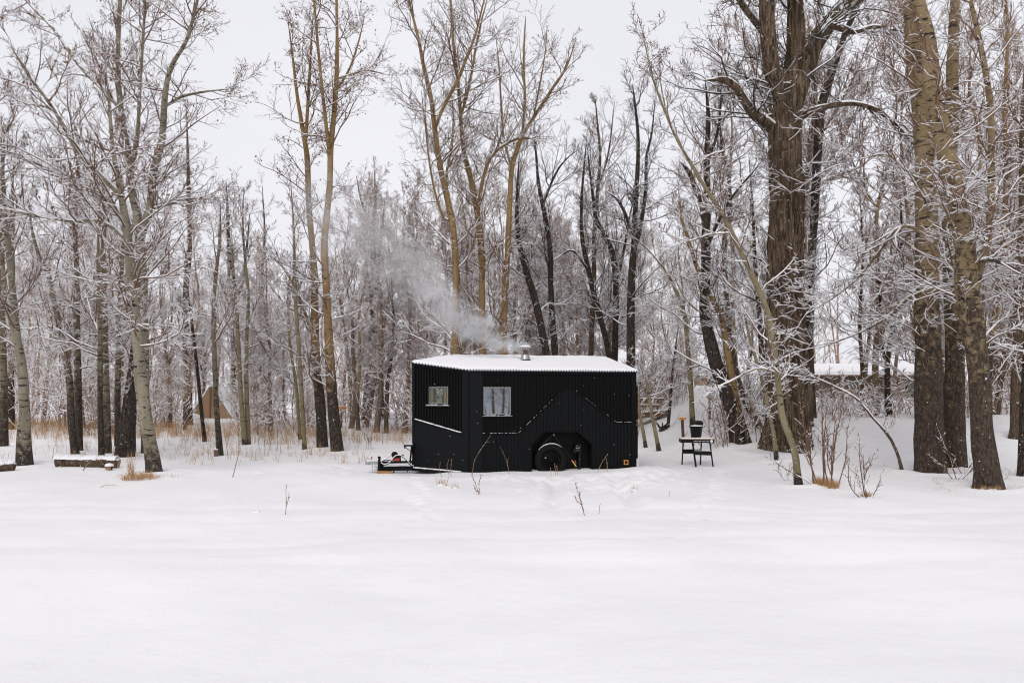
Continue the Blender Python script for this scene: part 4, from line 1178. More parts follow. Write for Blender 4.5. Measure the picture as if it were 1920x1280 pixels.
    for a, b, c, d in ((.47, .545, 1.56, 1.96), (.87, .95, 1.56, 1.96), (.545, .87, 1.56, 1.60), (.545, .87, 1.92, 1.96)):
        tf.prism([(a, c), (b, c), (b, d), (a, d)], -.16, -.035, P_N)
    tf.build('timber_lining', 'wood', wi)
    sl = MB().prism([(.41, 1.518), (1.08, 1.518), (1.08, 1.538), (.41, 1.538)], .0, .06, P_N).build('sill', 'grey_alu', root)
    s_ = MB(); snow_strip(s_, N(.43, .05, 1.545), N(1.06, .05, 1.545), .025, .013, rng, 14, .2); s_.build('snow', 'snow', sl)
    # roof sheet and the snow on it
    cols = np.arange(-NOSE - .04, LEN + .045, .00825)
    v0 = np.maximum(-.065, -cols - .09); v1 = np.minimum(WID + .06, WID + cols + .09)
    wave = .018 * np.sin(cols * 2 * np.pi / .066)
    def sheet(rows, zf, v0, v1):
        t = np.linspace(0, 1, rows)
        U = np.repeat(cols[:, None], rows, 1); Vv = v0[:, None] + (v1 - v0)[:, None] * t
        return np.stack([U, Vv, zf(U, Vv, t)], -1)
    a = sheet(4, lambda U, Vv, t: roofz(Vv) + wave[:, None], v0, v1)
    n = len(cols)
    def quads(rows, off=0):
        i = (np.arange(n - 1)[:, None] * rows + np.arange(rows - 1)[None]).ravel() + off
        return np.stack([i, i + rows, i + rows + 1, i + 1], 1)
    rf = link('roof', np_mesh('roof', a.reshape(-1, 3), [(quads(4), 0)], False, ['black_trim']), root)
    sol = rf.modifiers.new('thickness', 'SOLIDIFY'); sol.thickness = .008; sol.offset = -1
    R = 15
    tt = np.linspace(0, 1, R)
    def stop(U, Vv, t):
        wdt = (v1 - v0)[:, None]
        ed = np.minimum(np.minimum(t, 1 - t)[None] * wdt, np.minimum(U + NOSE + .04, LEN + .045 - U)) 
        h = .016 + .052 * (1 - np.exp(-np.maximum(ed, 0) / .035))
        lump = .006 * np.sin(U * 3.1 + Vv * 1.7) + .005 * np.sin(U * 7.7 - Vv * 5.1) + .003 * np.sin(U * 19 + Vv * 3)
        dip = -.05 * np.exp(-(((U - 1.64) / .15) ** 2 + ((Vv - 1.5) / .15) ** 2))
        return roofz(Vv) + np.maximum(h + lump + dip + wave[:, None] * np.exp(-ed / .02), wave[:, None] + .008)
    # finer rows at the eaves
    tt = np.concatenate([[0, .006, .014, .03], np.linspace(.06, .94, 9), [.97, .99, 1.0]]); R = len(tt)
    va, vb = v0 - .006, v1 + .006
    U = np.repeat(cols[:, None], R, 1); Vv = va[:, None] + (vb - va)[:, None] * tt
    T3 = np.stack([U, Vv, stop(U, Vv, tt)], -1)
    low = np.stack([U, Vv, roofz(Vv) + wave[:, None] + .003], -1)
    V = np.concatenate([T3.reshape(-1, 3), low[:, 0], low[:, -1]])
    F = [(quads(R), 0)]
    o1 = n * R; i = np.arange(n - 1)
    F.append((np.stack([i * R, o1 + i, o1 + i + 1, (i + 1) * R], 1)[:, ::-1], 0))
    F.append((np.stack([i * R + R - 1, o1 + n + i, o1 + n + i + 1, (i + 1) * R + R - 1], 1), 0))
    link('snow', np_mesh('roof_snow', V, F, True, ['snow']), rf)
    # chimney
    cu, cv = 1.64, 1.5; cz = roofz(cv)
    ch = MB().lathe([(.125, cz - .02), (.125, cz + .03), (.12, cz + .045), (.10, cz + .16), (.075, cz + .18)], (cu, cv, 0), n=20).build('chimney', 'galv', root, True)
    MB().lathe([(.06, cz + .10), (.06, cz + .29), (.052, cz + .29), (.052, cz + .12)], (cu, cv, 0), n=18, close=False).build('flue', 'flue_steel', ch, True)
    st = MB()
    for q in range(3):
        x, y = .058 * math.cos(q * 2.1 + .4), .058 * math.sin(q * 2.1 + .4); st.bar((cu + x, cv + y, cz + .24), (cu + x * 1.4, cv + y * 1.4, cz + .35), .012, .005)
    st.build('cap_stay', 'rust', ch)
    cp = MB().lathe([(.150, cz + .346), (.152, cz + .352), (.01, cz + .385)], (cu, cv, 0), n=22).build('rain_cap', 'galv', ch, True)
    MB().lathe([(.150, cz + .354), (.14, cz + .38), (.08, cz + .402), (.01, cz + .408)], (cu, cv, 0), n=22).build('cap_snow', 'snow', ch, True)
    MB().lathe([(.19, cz + .0), (.17, cz + .045), (.11, cz + .05)], (cu, cv, 0), n=14).build('flashing', 'black_frame', ch, True)
    # wheel arch, wheel, suspension
    pts = [(1.425, -.1), (1.425, .61), (1.715, .93), (2.534, .925), (2.892, .628), (2.892, -.1)]
    ln = MB()
    for (s0, z0), (s1, z1) in zip(pts[:-1], pts[1:]):
        ln.add([(s0, -.012, z0), (s1, -.012, z1), (s1, .26, z1), (s0, .26, z0)], [(0, 1, 2, 3)])
    ln.add([(s, .26, z) for s, z in pts], [tuple(range(6))])
    wa = ln.build('wheel_arch', 'black_sheet', root)
    lip = MB()
    for (s0, z0), (s1, z1) in zip(pts[:-1], pts[1:]): lip.bar((s0, -.028, z0), (s1, -.028, z1), .018, .028)
    lip.build('arch_lip', 'black_trim', wa)
    wx, wz, wr = 1.919, .265, .365
    wh = empty('wheel', (wx, .10, wz)); wh.parent = root
    ty = MB().lathe([(.235, -.075), (.27, -.10), (.33, -.10), (.368, -.085), (.382, -.06), (.382, .06), (.368, .085), (.335, .10), (.235, .10)], (0, 0, 0), 'y', 48, False).build('tyre', 'rubber', wh, True)
    tread = MB()
    for q in range(44):
        a_ = q * 2 * math.pi / 44
        for side in (-1, 1):
            ca, sa = math.cos(a_ + side * .03), math.sin(a_ + side * .03)
            tread.bar((ca * .384, side * .012, sa * .384), (ca * .379, side * .078, sa * .379), .030, .012, (ca, 0, sa))
    tread.build('tread', 'rubber', wh)
    MB().lathe([(.24, -.08), (.232, -.045), (.17, -.03), (.15, -.055), (.075, -.06), (.07, -.10), (.0, -.10)], (0, 0, 0), 'y', 40, False).build('rim', 'rim', wh, True)
    hol = MB()
    for q in range(8):
        a_ = q * math.pi / 4; hol.lathe([(.0, -.052), (.026, -.050), (.026, -.044)], (.195 * math.cos(a_), 0, .195 * math.sin(a_)), 'y', 10, False)
    hol.build('rim_hole', 'rubber', wh)
    lug = MB()
    for q in range(6):
        a_ = q * math.pi / 3 + .2; lug.lathe([(.0, -.082), (.012, -.08), (.012, -.05)], (.105 * math.cos(a_), 0, .105 * math.sin(a_)), 'y', 8, False)
    lug.build('lug_nut', 'rim', wh)
    th = np.radians(np.linspace(50, 142, 24)); arc = [(math.cos(a_) * .386, -.088, math.sin(a_) * .386) for a_ in th]
    MB().tube(arc, np.concatenate([np.linspace(.003, .010, 8), np.full(8, .010), np.linspace(.010, .003, 8)]), 6).build('snow', 'snow', wh, True)
    MB().box((-.15, -.062, .05), (-.115, -.045, .062)).build('snow', 'snow', wh)
    ar = MB(); ar.bar((1.97, .02, .849), (2.547, -.005, .074), .026); ar.bar((1.97, .05, .86), (1.70, .08, .60), .05)
    ar.tube([(1.97, -.01, .85), (1.97, .2, .85)], .03, 10)
    sa_ = ar.build('suspension_strut', 'black_frame', root)
    MB().lathe([(.0, -.03), (.014, -.03), (.014, .0)], (1.97, .0, .849), 'y', 10, False).build('bolt_head', 'galv', sa_, True)
    MB().bar((2.40, -.03, .255), (2.50, -.03, .115), .020, .052, (0, -1, 0)).build('yellow_tag', 'yellow', sa_)
    MB().bar((2.47, -.02, .255), (2.50, -.02, .175), .020, .04, (0, -1, 0)).build('red_tag', 'red', sa_)
    bx = MB(); bx.box((2.52, .08, .44), (2.665, .255, .62)); bx.tube([(2.51, .05, .47), (2.51, .22, .47)], .055, 14); bx.box((2.60, .10, .02), (2.66, .2, .44))
    jb = bx.build('actuator_box', 'plastic_black', root, bevel=.008)
    sp = MB()
    for q in range(7): 
        x, z = rng.uniform(2.53, 2.66), rng.uniform(.42, .60); sp.lathe([(.004, .079), (.009, .074), (.004, .070)], (x, 0, z), 'y', 6)
    sp.build('snow', 'snow', jb)
    # marker lamp
    lp = MB()
    for a, b, c, d in ((3.665, 3.685, .135, .245), (3.755, 3.775, .135, .245), (3.685, 3.755, .135, .155), (3.685, 3.755, .225, .245)): lp.box((a, -.052, c), (b, -.03, d))
    lm = lp.build('marker_lamp', 'orange', root)
    MB().lathe([(.034, -.048), (.030, -.054), (.0, -.056)], (3.72, 0, .19), 'y', 16, False).build('lens', 'plastic_black', lm, True)
    # rear door edge
    dr = MB().box((LEN + .004, .06, .27), (LEN + .075, .80, 1.985)).build('rear_door', 'black_trim', root, bevel=.006)
    for z in (1.07, 1.16): MB().box((LEN + .012, .035, z - .025), (LEN + .05, .059, z + .025)).build('hinge', 'lumber', dr)
    MB().box((LEN + .004, .04, -.05), (LEN + .085, .30, .262)).build('rear_step', 'white_pl', root, bevel=.008)
    # frame rails under the nose, drawbar
    rl = MB(); rl.bar(N(-.02, .03, .02), N(1.58, .03, -.01), .06, .07); rl.bar(Fp(.0, .0, .02), Fp(1.6, .0, .0), .06, .07)
    rb = rl.build('nose_rail', 'black_frame', root)
    s_ = MB(); snow_strip(s_, N(.03, .04, .064), N(1.42, .04, .034), .055, .024, rng, 18); s_.build('snow', 'snow', rb)
    db = MB(); db.box((-1.98, 1.09, -.01), (-1.05, 1.21, .095)); db.box((-1.93, 1.10, .165), (-1.12, 1.20, .215)); db.box((-1.95, 1.12, .095), (-1.86, 1.18, .165)); db.box((-1.20, 1.12, .095), (-1.12, 1.18, .165))
    db.bar((-1.95, 1.15, .03), (-1.80, 1.15, -.06), .09, .05); db.bar((-1.62, 1.15, -.01), (-1.62, 1.15, -.06), .03); db.bar((-1.30, 1.15, -.01), (-1.30, 1.15, -.05), .025)
    d_ = db.build('drawbar', 'black_frame', root, bevel=.005)
    s_ = MB(); snow_strip(s_, (-1.86, 1.13, .115), (-1.22, 1.13, .115), .06, .045, rng, 14); snow_strip(s_, (-1.9, 1.15, .225), (-1.62, 1.15, .225), .08, .02, rng, 6); s_.build('snow', 'snow', d_)
    cp = MB(); cp.box((-2.24, 1.10, .16), (-1.97, 1.20, .225)); cp.lathe([(.0, .14), (.06, .14), (.065, .20), (.05, .235), (.0, .24)], (-2.22, 1.15, 0), n=14); cp.bar((-2.14, 1.15, .235), (-2.25, 1.15, .315), .035, .02)
    c_ = cp.build('coupler', 'galv', root, bevel=.006)
    MB().bar((-2.14, 1.15, .27), (-2.13, 1.15, .325), .04, .03).build('latch', 'red', c_)
    s_ = MB(); snow_strip(s_, (-2.24, 1.14, .24), (-2.0, 1.14, .236), .09, .04, rng, 6); s_.build('snow', 'snow', c_)
    jk = MB(); jk.bar((-1.955, 1.07, .315), (-1.985, 1.03, -.05), .055, .055); jk.tube([(-1.985, 1.03, -.04), (-1.99, 1.025, -.14)], .02, 10); jk.box((-2.0, .99, .30), (-1.93, 1.10, .34))
    j_ = jk.build('tongue_jack', 'black_frame', root); MB().bar((-1.985, 1.04, .352), (-1.90, 1.04, .352), .05, .025).build('snow', 'snow', j_)
    for dx in (0, .06, .1):
        cn = MB()
        for q in range(9):
            z = .15 - q * .03; cn.lathe([(.010, -.005), (.016, 0), (.010, .005)], (-2.12 + dx + .006 * math.sin(q * 1.4), 1.08, z), 'x' if q % 2 else 'y', 8)
        cn.build('safety_chain', 'galv', root, True)
    wi_ = MB(); wi_.lathe([(.0, -.035), (.078, -.03), (.078, -.02), (.03, -.018), (.03, .018), (.078, .02), (.078, .03), (.0, .035)], (-1.60, 1.12, .365), 'y', 20); wi_.box((-1.63, 1.05, .215), (-1.46, 1.19, .34))
    w_ = wi_.build('winch', 'plastic_black', root); MB().box((-1.63, 1.06, .444), (-1.55, 1.15, .462)).build('snow', 'snow', w_)
    MB().lathe([(.03, -.03), (.03, .03)], (-1.42, 1.08, .345), 'y', 12).build('winch_knob', 'plastic_black', w_, True)
    bt = MB().box((-1.65, 1.01, .225), (-1.49, 1.045, .295)).build('battery_box', 'red', root, bevel=.006)
    MB().box((-1.66, 1.005, .296), (-1.48, 1.05, .312)).build('lid', 'plastic_black', bt)
    hs = [(-1.16, 1.02, .09), (-1.24, .98, .13), (-1.36, .96, .27), (-1.46, .97, .345), (-1.57, .98, .35), (-1.66, .99, .27), (-1.74, .99, .18), (-1.85, .99, .145), (-1.92, .99, .19), (-1.86, .99, .255), (-1.74, 1.0, .26), (-1.68, 1.02, .255)]
    P = resample([(*p, .014) for p in hs], .03)[:, :3]
    h_ = MB().tube(P, .014, 8).build('hose', 'plastic_black', root, True)
    MB().tube(P + np.array((0, -.004, .015)), .0115, 6).build('snow', 'snow', h_, True)
    MB().tube([(-1.62, 1.1, .40), (-1.80, 1.1, .27), (-1.92, 1.1, .23)], .004, 5).build('cable', 'plastic_black', root)
    bk = MB(); bk.box((-1.38, 1.02, .565), (-1.17, 1.24, .60)); bk.box((-1.38, 1.02, .52), (-1.35, 1.24, .56)); bk.bar((-1.20, 1.12, .56), (-1.245, 1.12, .14), .05, .04); bk.bar((-1.34, 1.12, .53), (-1.22, 1.12, .44), .016)
    b_ = bk.build('step_bracket', 'black_frame', root)
    MB().box((-1.37, 1.04, .603), (-1.18, 1.22, .612)).build('snow', 'snow', b_)
    # snow flecks stuck to the walls
    fl = MB()
    for q in range(34):
        if q % 3: p = W(rng.uniform(.1, 3.9), .034, rng.uniform(.1, 2.2))
        else: p = N(rng.uniform(.1, 1.5), .03, rng.uniform(.1, 2.2))
        fl.lathe([(.0, -.006), (rng.uniform(.003, .0075), 0), (.0, .006)], p, 'y', 6, False)
    fl.build('snow_fleck', 'snow', root)
    return root
camper()

# timber blocks under the drawbar
def chock(pts, sz, rz, label):
    x, y = pts; z = float(G(x, y))
    r = MB().box((-sz[0] / 2, -sz[1] / 2, -.03), (sz[0] / 2, sz[1] / 2, sz[2])).build('timber_block', 'lumber', None, loc=(x, y, z), bevel=.006)
    r.rotation_euler = (0, math.radians(3), rz)
    tag(r, label, 'block')
chock((-2.98, 18.62), (.36, .11, .07), .15, 'long brown timber block lying in the snow under the drawbar')
chock((-2.92, 18.80), (.14, .12, .15), .1, 'short brown timber block upright behind the long one under the drawbar')

# ------------------------------------------------------------------ smoke
def smoke():
    x0, x1, y0, y1, z0, z1 = -5.6, 1.0, 18.6, 21.6, 2.6, 7.6
    t = NT('chimney_smoke')
    t.t.nodes.remove(t.b)
    tc = t.n('ShaderNodeTexCoord'); sep = t.n('ShaderNodeSeparateXYZ'); t.l(tc.outputs['Object'], sep.inputs[0])
    X, Y, Z = sep.outputs
    def curve(val, pts, lo, hi, zlo, zhi):
        m = t.rng(val, lo, hi, 0, 1, False)
        c = t.n('ShaderNodeFloatCurve'); t.l(m, c.inputs['Value'])
        cv = c.mapping.curves[0]
        pts = [((a - lo) / (hi - lo), (b - zlo) / (zhi - zlo)) for a, b in pts]
        cv.points[0].location = pts[0]; cv.points[1].location = pts[-1]
        for p in pts[1:-1]: cv.points.new(*p)
        c.mapping.update()
        return t.rng(c.outputs[0], 0, 1, zlo, zhi, False)
    cz = curve(X, [(-5.6, 6.4), (-3.4, 5.6), (-2.4, 4.85), (-1.6, 4.0), (-1.2, 3.62), (-.6, 3.40), (-.1, 3.15), (.33, 2.97), (1.0, 2.97)], x0, x1, 2.0, 8.0)
    rr = curve(X, [(-5.6, 1.8), (-3.4, 1.75), (-2.4, 1.5), (-1.6, 1.0), (-1.2, .66), (-.6, .48), (-.1, .30), (.33, .17), (1.0, .17)], x0, x1, 0.0, 2.0)
    dn = curve(X, [(-5.6, 0.0), (-4.9, .018), (-3.4, .034), (-2.4, .055), (-1.6, .11), (-1.2, .45), (-.6, .8), (-.1, 1.0), (.33, .9), (.52, 0.0), (1.0, 0.0)], x0, x1, 0.0, 1.0)
    co = t.n('ShaderNodeMapping'); t.l(tc.outputs['Object'], co.inputs['Vector'])
    w1 = t.noise(co.outputs[0], 2.0, 4.0, .62, .8); w2 = t.noise(co.outputs[0], 1.4, 3.0, .6, .5)
    dz = t.math('ADD', t.math('SUBTRACT', Z, cz), t.math('MULTIPLY', t.math('SUBTRACT', w2, .5), .9))
    dy = t.math('SUBTRACT', Y, 19.82)
    d = t.math('DIVIDE', t.math('SQRT', t.math('ADD', t.math('MULTIPLY', dz, dz), t.math('MULTIPLY', dy, dy))), rr)
    body = t.rng(d, .0, 1.0, 1.0, 0.0)
    puff = t.rng(w1, .40, .60, .03, 1.0)
    dens = t.math('MULTIPLY', t.math('MULTIPLY', body, puff), t.math('MULTIPLY', dn, 15.0))
    pv = t.n('ShaderNodeVolumePrincipled')
    pv.inputs['Color'].default_value = (0.95, 0.965, 0.985, 1); pv.inputs['Anisotropy'].default_value = .1
    t.l(dens, pv.inputs['Density']); t.l(pv.outputs[0], t.out.inputs['Volume'])
    o = MB().box((x0, y0, z0), (x1, y1, z1)).build('smoke', t.m)
    tag(o, 'pale chimney smoke drifting up to the left', 'smoke', None, 'stuff')
smoke()

# ------------------------------------------------------------------ things around the camper
def bench():
    x, y, z = hit(1306, 873)
    r = empty('folding_workbench', (x, y, z)); tag(r, 'black folding workbench with snowy top standing behind the camper', 'table')
    h = .665
    r.rotation_euler = (0, 0, math.radians(-4))
    tp = MB().box((-.41, -.18, h - .085), (.41, .18, h)).build('bench_top', 'plastic_black', r, bevel=.006)
    MB().box((-.415, -.185, h), (.415, .185, h + .012)).build('edge_board', 'lumber', tp)
    s = MB(); rng = np.random.RandomState(2)
    s.prism([(-.40, h + .012), (.40, h + .012), (.385, h + .034), (.1, h + .042), (-.2, h + .036), (-.39, h + .032)], -.17, .17, lambda a, b, d: (a, d, b)); s.build('snow', 'snow', r)
    for (ax, ay), (bx, by) in (((-.31, .13), (-.33, .20)), ((-.12, -.15), (-.05, -.26)), ((.14, .13), (.125, .20)), ((.30, -.15), (.365, -.24))):
        MB().bar((ax, ay, h - .08), (bx, by, -.04), .034, .03).build('leg', 'plastic_black', r)
    MB().bar((-.33, .15, .345), (.12, .15, .345), .018, .105).build('stretcher', 'plastic_black', r)
    MB().bar((-.09, -.19, .335), (.335, -.19, .325), .018, .105).build('stretcher', 'plastic_black', r)
    for a, b in (((-.36, -.05, h - .09), (-.315, .0, .50)), ((-.06, -.16, h - .09), (-.10, -.17, .50)), ((.04, .12, h - .09), (.13, .14, .50)), ((.37, -.16, h - .09), (.315, -.17, .50))):
        MB().bar(a, b, .010).build('brace', 'black_frame', r)
    s = MB(); s.bar((-.31, .15, .402), (.11, .15, .402), .016, .012); s.bar((-.08, -.19, .392), (.32, -.19, .382), .016, .012); s.build('snow', 'snow', r)
    MB().lathe([(.0, -.20), (.03, -.198), (.036, -.186), (.03, -.180)], (.335, 0, h - .045), 'y', 12, False).build('knob', 'snow', r, True)
    cu = bpy.data.curves.new('lettering', 'FONT'); cu.body = 'www.steel stand.tools'; cu.size = .042; cu.extrude = .001; cu.align_x = 'CENTER'; cu.align_y = 'CENTER'
    tmp = bpy.data.objects.new('tmp', cu); COL.objects.link(tmp)
    bpy.context.view_layer.update()
    me = bpy.data.meshes.new_from_object(tmp.evaluated_get(bpy.context.evaluated_depsgraph_get()))
    bpy.data.objects.remove(tmp)
    me.materials.clear(); me.materials.append(M['white_pl'])
    o = link('lettering', me, tp, (.09, -.1825, h - .04)); o.rotation_euler = (math.radians(90), 0, 0); o.scale = (1.0, 1, 1)
    # bucket and the black box on it
    b = empty('bucket', (x - .005, y + .02, z + h + .03)); tag(b, 'black plastic bucket full of snow on the workbench', 'bucket')
    MB().lathe([(.0, .0), (.118, .0), (.125, .02), (.152, .255), (.172, .258), (.172, .29), (.158, .29), (.150, .26)], (0, 0, 0), n=28, close=False).build('pail', 'plastic_black', b, True)
    MB().lathe([(.156, .275), (.15, .30), (.08, .312), (.0, .314)], (0, 0, 0), n=24, close=False).build('snow', 'snow', b, True)
    q = MB().prism([(-.07, 0), (.10, 0), (.10, .055), (.06, .11), (-.07, .115)], -.06, .06, lambda a, c, d: (a, d, c)).build('black_box', 'plastic_black', None, loc=(x + .07, y + .06, z + h + .03 + .311), bevel=.006)
    tag(q, 'small black wedge-shaped box lying on the snow in the bucket', 'box')
bench()

def posts():
    # T post behind the bench
    x, y, z = hit(1281, 819); s = y / FPX
    r = empty('marker_post', (x, y, z)); tag(r, 'brown T-shaped wooden post with orange crossboard behind the workbench', 'post')
    MB().bar((.01, 0, -.2), (-.035, 0, 37 * s), 5.5 * s, .08).build('post', 'post_wood', r, bevel=.004)
    cb = MB().box((-.035 - 6.5 * s, -.06, 32 * s), (-.035 + 6.5 * s, -.042, 36.5 * s)).build('crossboard', 'orange', r)
    MB().box((-.035 - 6.5 * s, -.06, 36.6 * s), (-.035 + 6.5 * s, .04, 38 * s)).build('snow', 'snow', r)
    # board sign on the bank
    x, y, z = hit(1331, 786); s = y / FPX
    r = empty('sign_post', (x, y, z)); tag(r, 'small weathered board on a thin post on the bank behind the bucket', 'sign')
    MB().bar((0, 0, -.2), (-.01, 0, 52 * s), .07).build('post', 'old_wood', r)
    MB().box((-7 * s, -.05, 48 * s), (6 * s, -.02, 55 * s)).build('board', 'old_wood', r, bevel=.004)
    MB().box((-7 * s, -.05, 55.1 * s), (6 * s, .03, 56.5 * s)).build('snow', 'snow', r)
    # wood sign right of the twin poplars
    x, y, z = hit(640, 802); s = y / FPX
    r = empty('sign_post', (x, y, z)); tag(r, 'short post with an orange-brown board beside the kinked tan poplar', 'sign')
    MB().bar((0, 0, -.2), (0, 0, 38 * s), .08).build('post', 'old_wood', r)
    MB().box((-7 * s, -.07, 34 * s), (7 * s, -.04, 40 * s)).build('board', 'orange', r, bevel=.004)
    MB().box((-7 * s, -.07, 40.1 * s), (7 * s, .04, 42 * s)).build('snow', 'snow', r)
    # cut-off post left
    x, y, z = hit(213, 797); s = y / FPX
    r = empty('short_post', (x, y, z)); tag(r, 'short cut-off post with pale top behind the thin dark-based aspen', 'post')
    MB().lathe([(4.2 * s, -.2), (4 * s, 34 * s), (0, 34.3 * s)], (0, 0, 0), n=12).build('post', 'old_wood', r, True)
    MB().lathe([(4 * s, 34.2 * s), (3 * s, 37 * s), (0, 37.6 * s)], (0, 0, 0), n=12).build('snow', 'snow', r, True)
    # stub at the slim grey aspen
    x, y, z = hit(406, 858); s = y / FPX
    r = empty('cut_stub', (x, y, z)); tag(r, 'grey cut stub at the foot of the slim grey aspen', 'stump')
    MB().bar((.02, 0, -.1), (-.02, 0, 15 * s), 7 * s, 7 * s).build('stub', 'old_wood', r, bevel=.01)
    MB().box((-.02 - 3.4 * s, -.05, 15.1 * s), (-.02 + 3.4 * s, .05, 17 * s)).build('snow', 'snow', r)
posts()

def log(label, pa, pb, rpx, seed, pieces=False):
    rng = np.random.RandomState(seed)
    a = np.array(hit(*pa)); b = np.array(hit(*pb)); s = a[1] / FPX; r = rpx * s
    root = empty('fallen_log', tuple((a + b) / 2)); tag(root, label, 'log')
    c = (a + b) / 2
    P = np.linspace(a - c, b - c, 14) + np.array((0, 0, r * .82)); P[:, 2] += .016 * np.sin(np.arange(14) * .8) + .01 * np.sin(np.arange(14) * 2.3); P[:, 1] += .03 * np.sin(np.arange(14) * .5)
    R = r * (1 + .05 * np.sin(np.arange(14) * 1.7) + .03 * rng.normal(size=14)); R[0] *= .9
    MB().tube(P, R, 20).build('bark', 'brown', root, True)
    t = nrm(P[-1] - P[-2])
    e = MB().tube([P[-1] + t * .002, P[-1] + t * .012], [R[-1] * .93, R[-1] * .90], 20).build('cut_face', 'logend', root)
    tw = Twigs(); Q = np.linspace(P[0], P[-1] - t * .03, 40)
    tw.ridge(rng, Q[None], np.interp(np.linspace(0, 13, 40), np.arange(14), R)[None] * .98, .07, 1.0, .8, 34.0)
    link('snow', np_mesh('snow', np.concatenate(tw.V), list(zip(tw.F, tw.Mi)), True, ['brown', 'snow']), root)
    return a, b, r, s
a, b, r, s = log('snow-capped fallen log with its cut end facing the leaning aspen', (105, 876), (222, 877), 10.5, 4)
log('end of a snowy log cut off by the left frame edge', (-75, 889), (27, 881), 9, 5)
def billet():
    x, y, z = hit(202, 881); s = y / FPX
    o = empty('firewood_round', (x, y, z)); tag(o, 'short round of firewood capped with snow in front of the log', 'firewood')
    MB().tube([(-.02, .14, .05), (0, .02, .055)], 5.5 * s, 16).build('bark', 'brown', o, True)
    MB().tube([(0, .019, .055), (.001, .012, .055)], 5.0 * s, 16).build('cut_face', 'logend', o)
    MB().lathe([(.10, .085), (.085, .13), (.03, .15), (.0, .152)], (0, .07, 0), n=14, close=False).build('snow', 'snow', o, True)
    x, y, z = hit(156, 882)
    k = MB().tube([(x, y, z), (x + .06, y - .01, z + .10), (x + .13, y + .05, z + .20)], .012, 6).build('stick', 'stalk'); tag(k, 'bare stick leaning against the front of the snowy log', 'stick')
billet()

def tent():
    x, y, z = hit(394, 784); s = y / FPX
    r = empty('canvas_tent', (x, y, z)); tag(r, 'tan canvas tent with snow on its sides among the trees', 'tent')
    w, h, d = 42 * s, 62 * s, 2.2
    MB().add([(-w, 0, -.1), (w, 0, -.1), (0, .15, h)], [(0, 1, 2)]).build('front_panel', 'canvas', r)
    MB().add([(-w, 0, -.1), (0, .15, h), (0, d, h), (-w, d, -.1)], [(0, 1, 2, 3)]).build('side_panel', 'canvas', r)
    MB().add([(w, 0, -.1), (0, .15, h), (0, d, h), (w, d, -.1)], [(0, 3, 2, 1)]).build('side_panel', 'canvas', r)
    MB().bar((0, .05, h * .93), (0, .0, -.1), .07).build('pole', 'old_wood', r)
    for sg in (-1, 1):
        m = MB()
        n = np.array((sg * h, 0, w)); n = n / np.linalg.norm(n)
        p0 = np.array((sg * w * .95, .02, h * .03)); p1 = np.array((sg * w * .06, .13, h * .95))
        V = [p0, p1, p1 + (0, d, 0), p0 + (0, d, 0)]; V = [np.array(v) + n * .015 for v in V] + [np.array(v) + n * .09 for v in V]
        m.add(V, [(0, 1, 2, 3), (4, 5, 6, 7), (0, 1, 5, 4), (1, 2, 6, 5), (2, 3, 7, 6), (3, 0, 4, 7)]); m.build('snow', 'snow', r, bevel=.02)
    m = MB(); m.lathe([(.75, -.1), (.6, .12), (.3, .25), (.0, .32)], (-w * .75, -.3, 0), n=16); m.build('snow', 'snow', r, True)
tent()

def bridge():
    x, y, z = hit(1222, 792); s = y / FPX
    r = empty('footbridge', (x, y, z)); tag(r, 'small wooden footbridge with railing behind the rear of the camper', 'bridge')
    X = lambda px: (px - 1222) * s
    Z = lambda py: (792 - py) * s
    zb = lambda px: Z(777 - (px - 1200) * .10)
    for dy, nm in ((0, 'old_wood'), (.9, 'old_wood')):
        MB().bar((X(1192), dy, zb(1192) - .06), (X(1253), dy, zb(1253) - .06), .09, .17).build('beam', 'siding', r)
    for i in range(11):
        px = 1193 + i * 5.7
        MB().box((X(px), -.1, zb(px) + .03), (X(px + 5.2), 1.0, zb(px) + .07)).build('plank', 'old_wood', r)
        MB().box((X(px), -.08, zb(px) + .071), (X(px + 5.0), .98, zb(px) + .13)).build('snow', 'snow', r)
    for px in (1199, 1212, 1233):
        MB().bar((X(px), .02, zb(px)), (X(px), .02, Z(749)), .07).build('post', 'old_wood', r)
    for py in (749, 761):
        MB().bar((X(1194), -.04, Z(py)), (X(1244 if py == 749 else 1236), -.04, Z(py)), .05, .09).build('rail', 'old_wood', r)
        MB().bar((X(1194), -.04, Z(py) + .06), (X(1244 if py == 749 else 1236), -.04, Z(py) + .06), .06, .035).build('snow', 'snow', r)
    # root wad beside it
    x, y, z = hit(1243, 808); rng = np.random.RandomState(6)
    o = empty('root_stump', (x, y, z)); tag(o, 'dark upturned root stump in the snow below the footbridge', 'stump')
    m = MB(); m.lathe([(.12, -.1), (.14, .05), (.10, .16), (.02, .22)], (0, 0, 0), n=12)
    for k in range(7):
        a = rng.uniform(0, 6.28); L = rng.uniform(.15, .34)
        m.tube([(0, 0, .05), (math.cos(a) * L * .5, math.sin(a) * L * .5, .08 + rng.uniform(0, .12)), (math.cos(a) * L, math.sin(a) * L, .05 + rng.uniform(-.05, .28))], [.06, .045, .015], 7)
    m.build('roots', 'dark', o, True); MB().lathe([(.10, .15), (.06, .21), (.0, .225)], (-.02, 0, .02), n=12, close=False).build('snow', 'snow', o, True)
bridge()

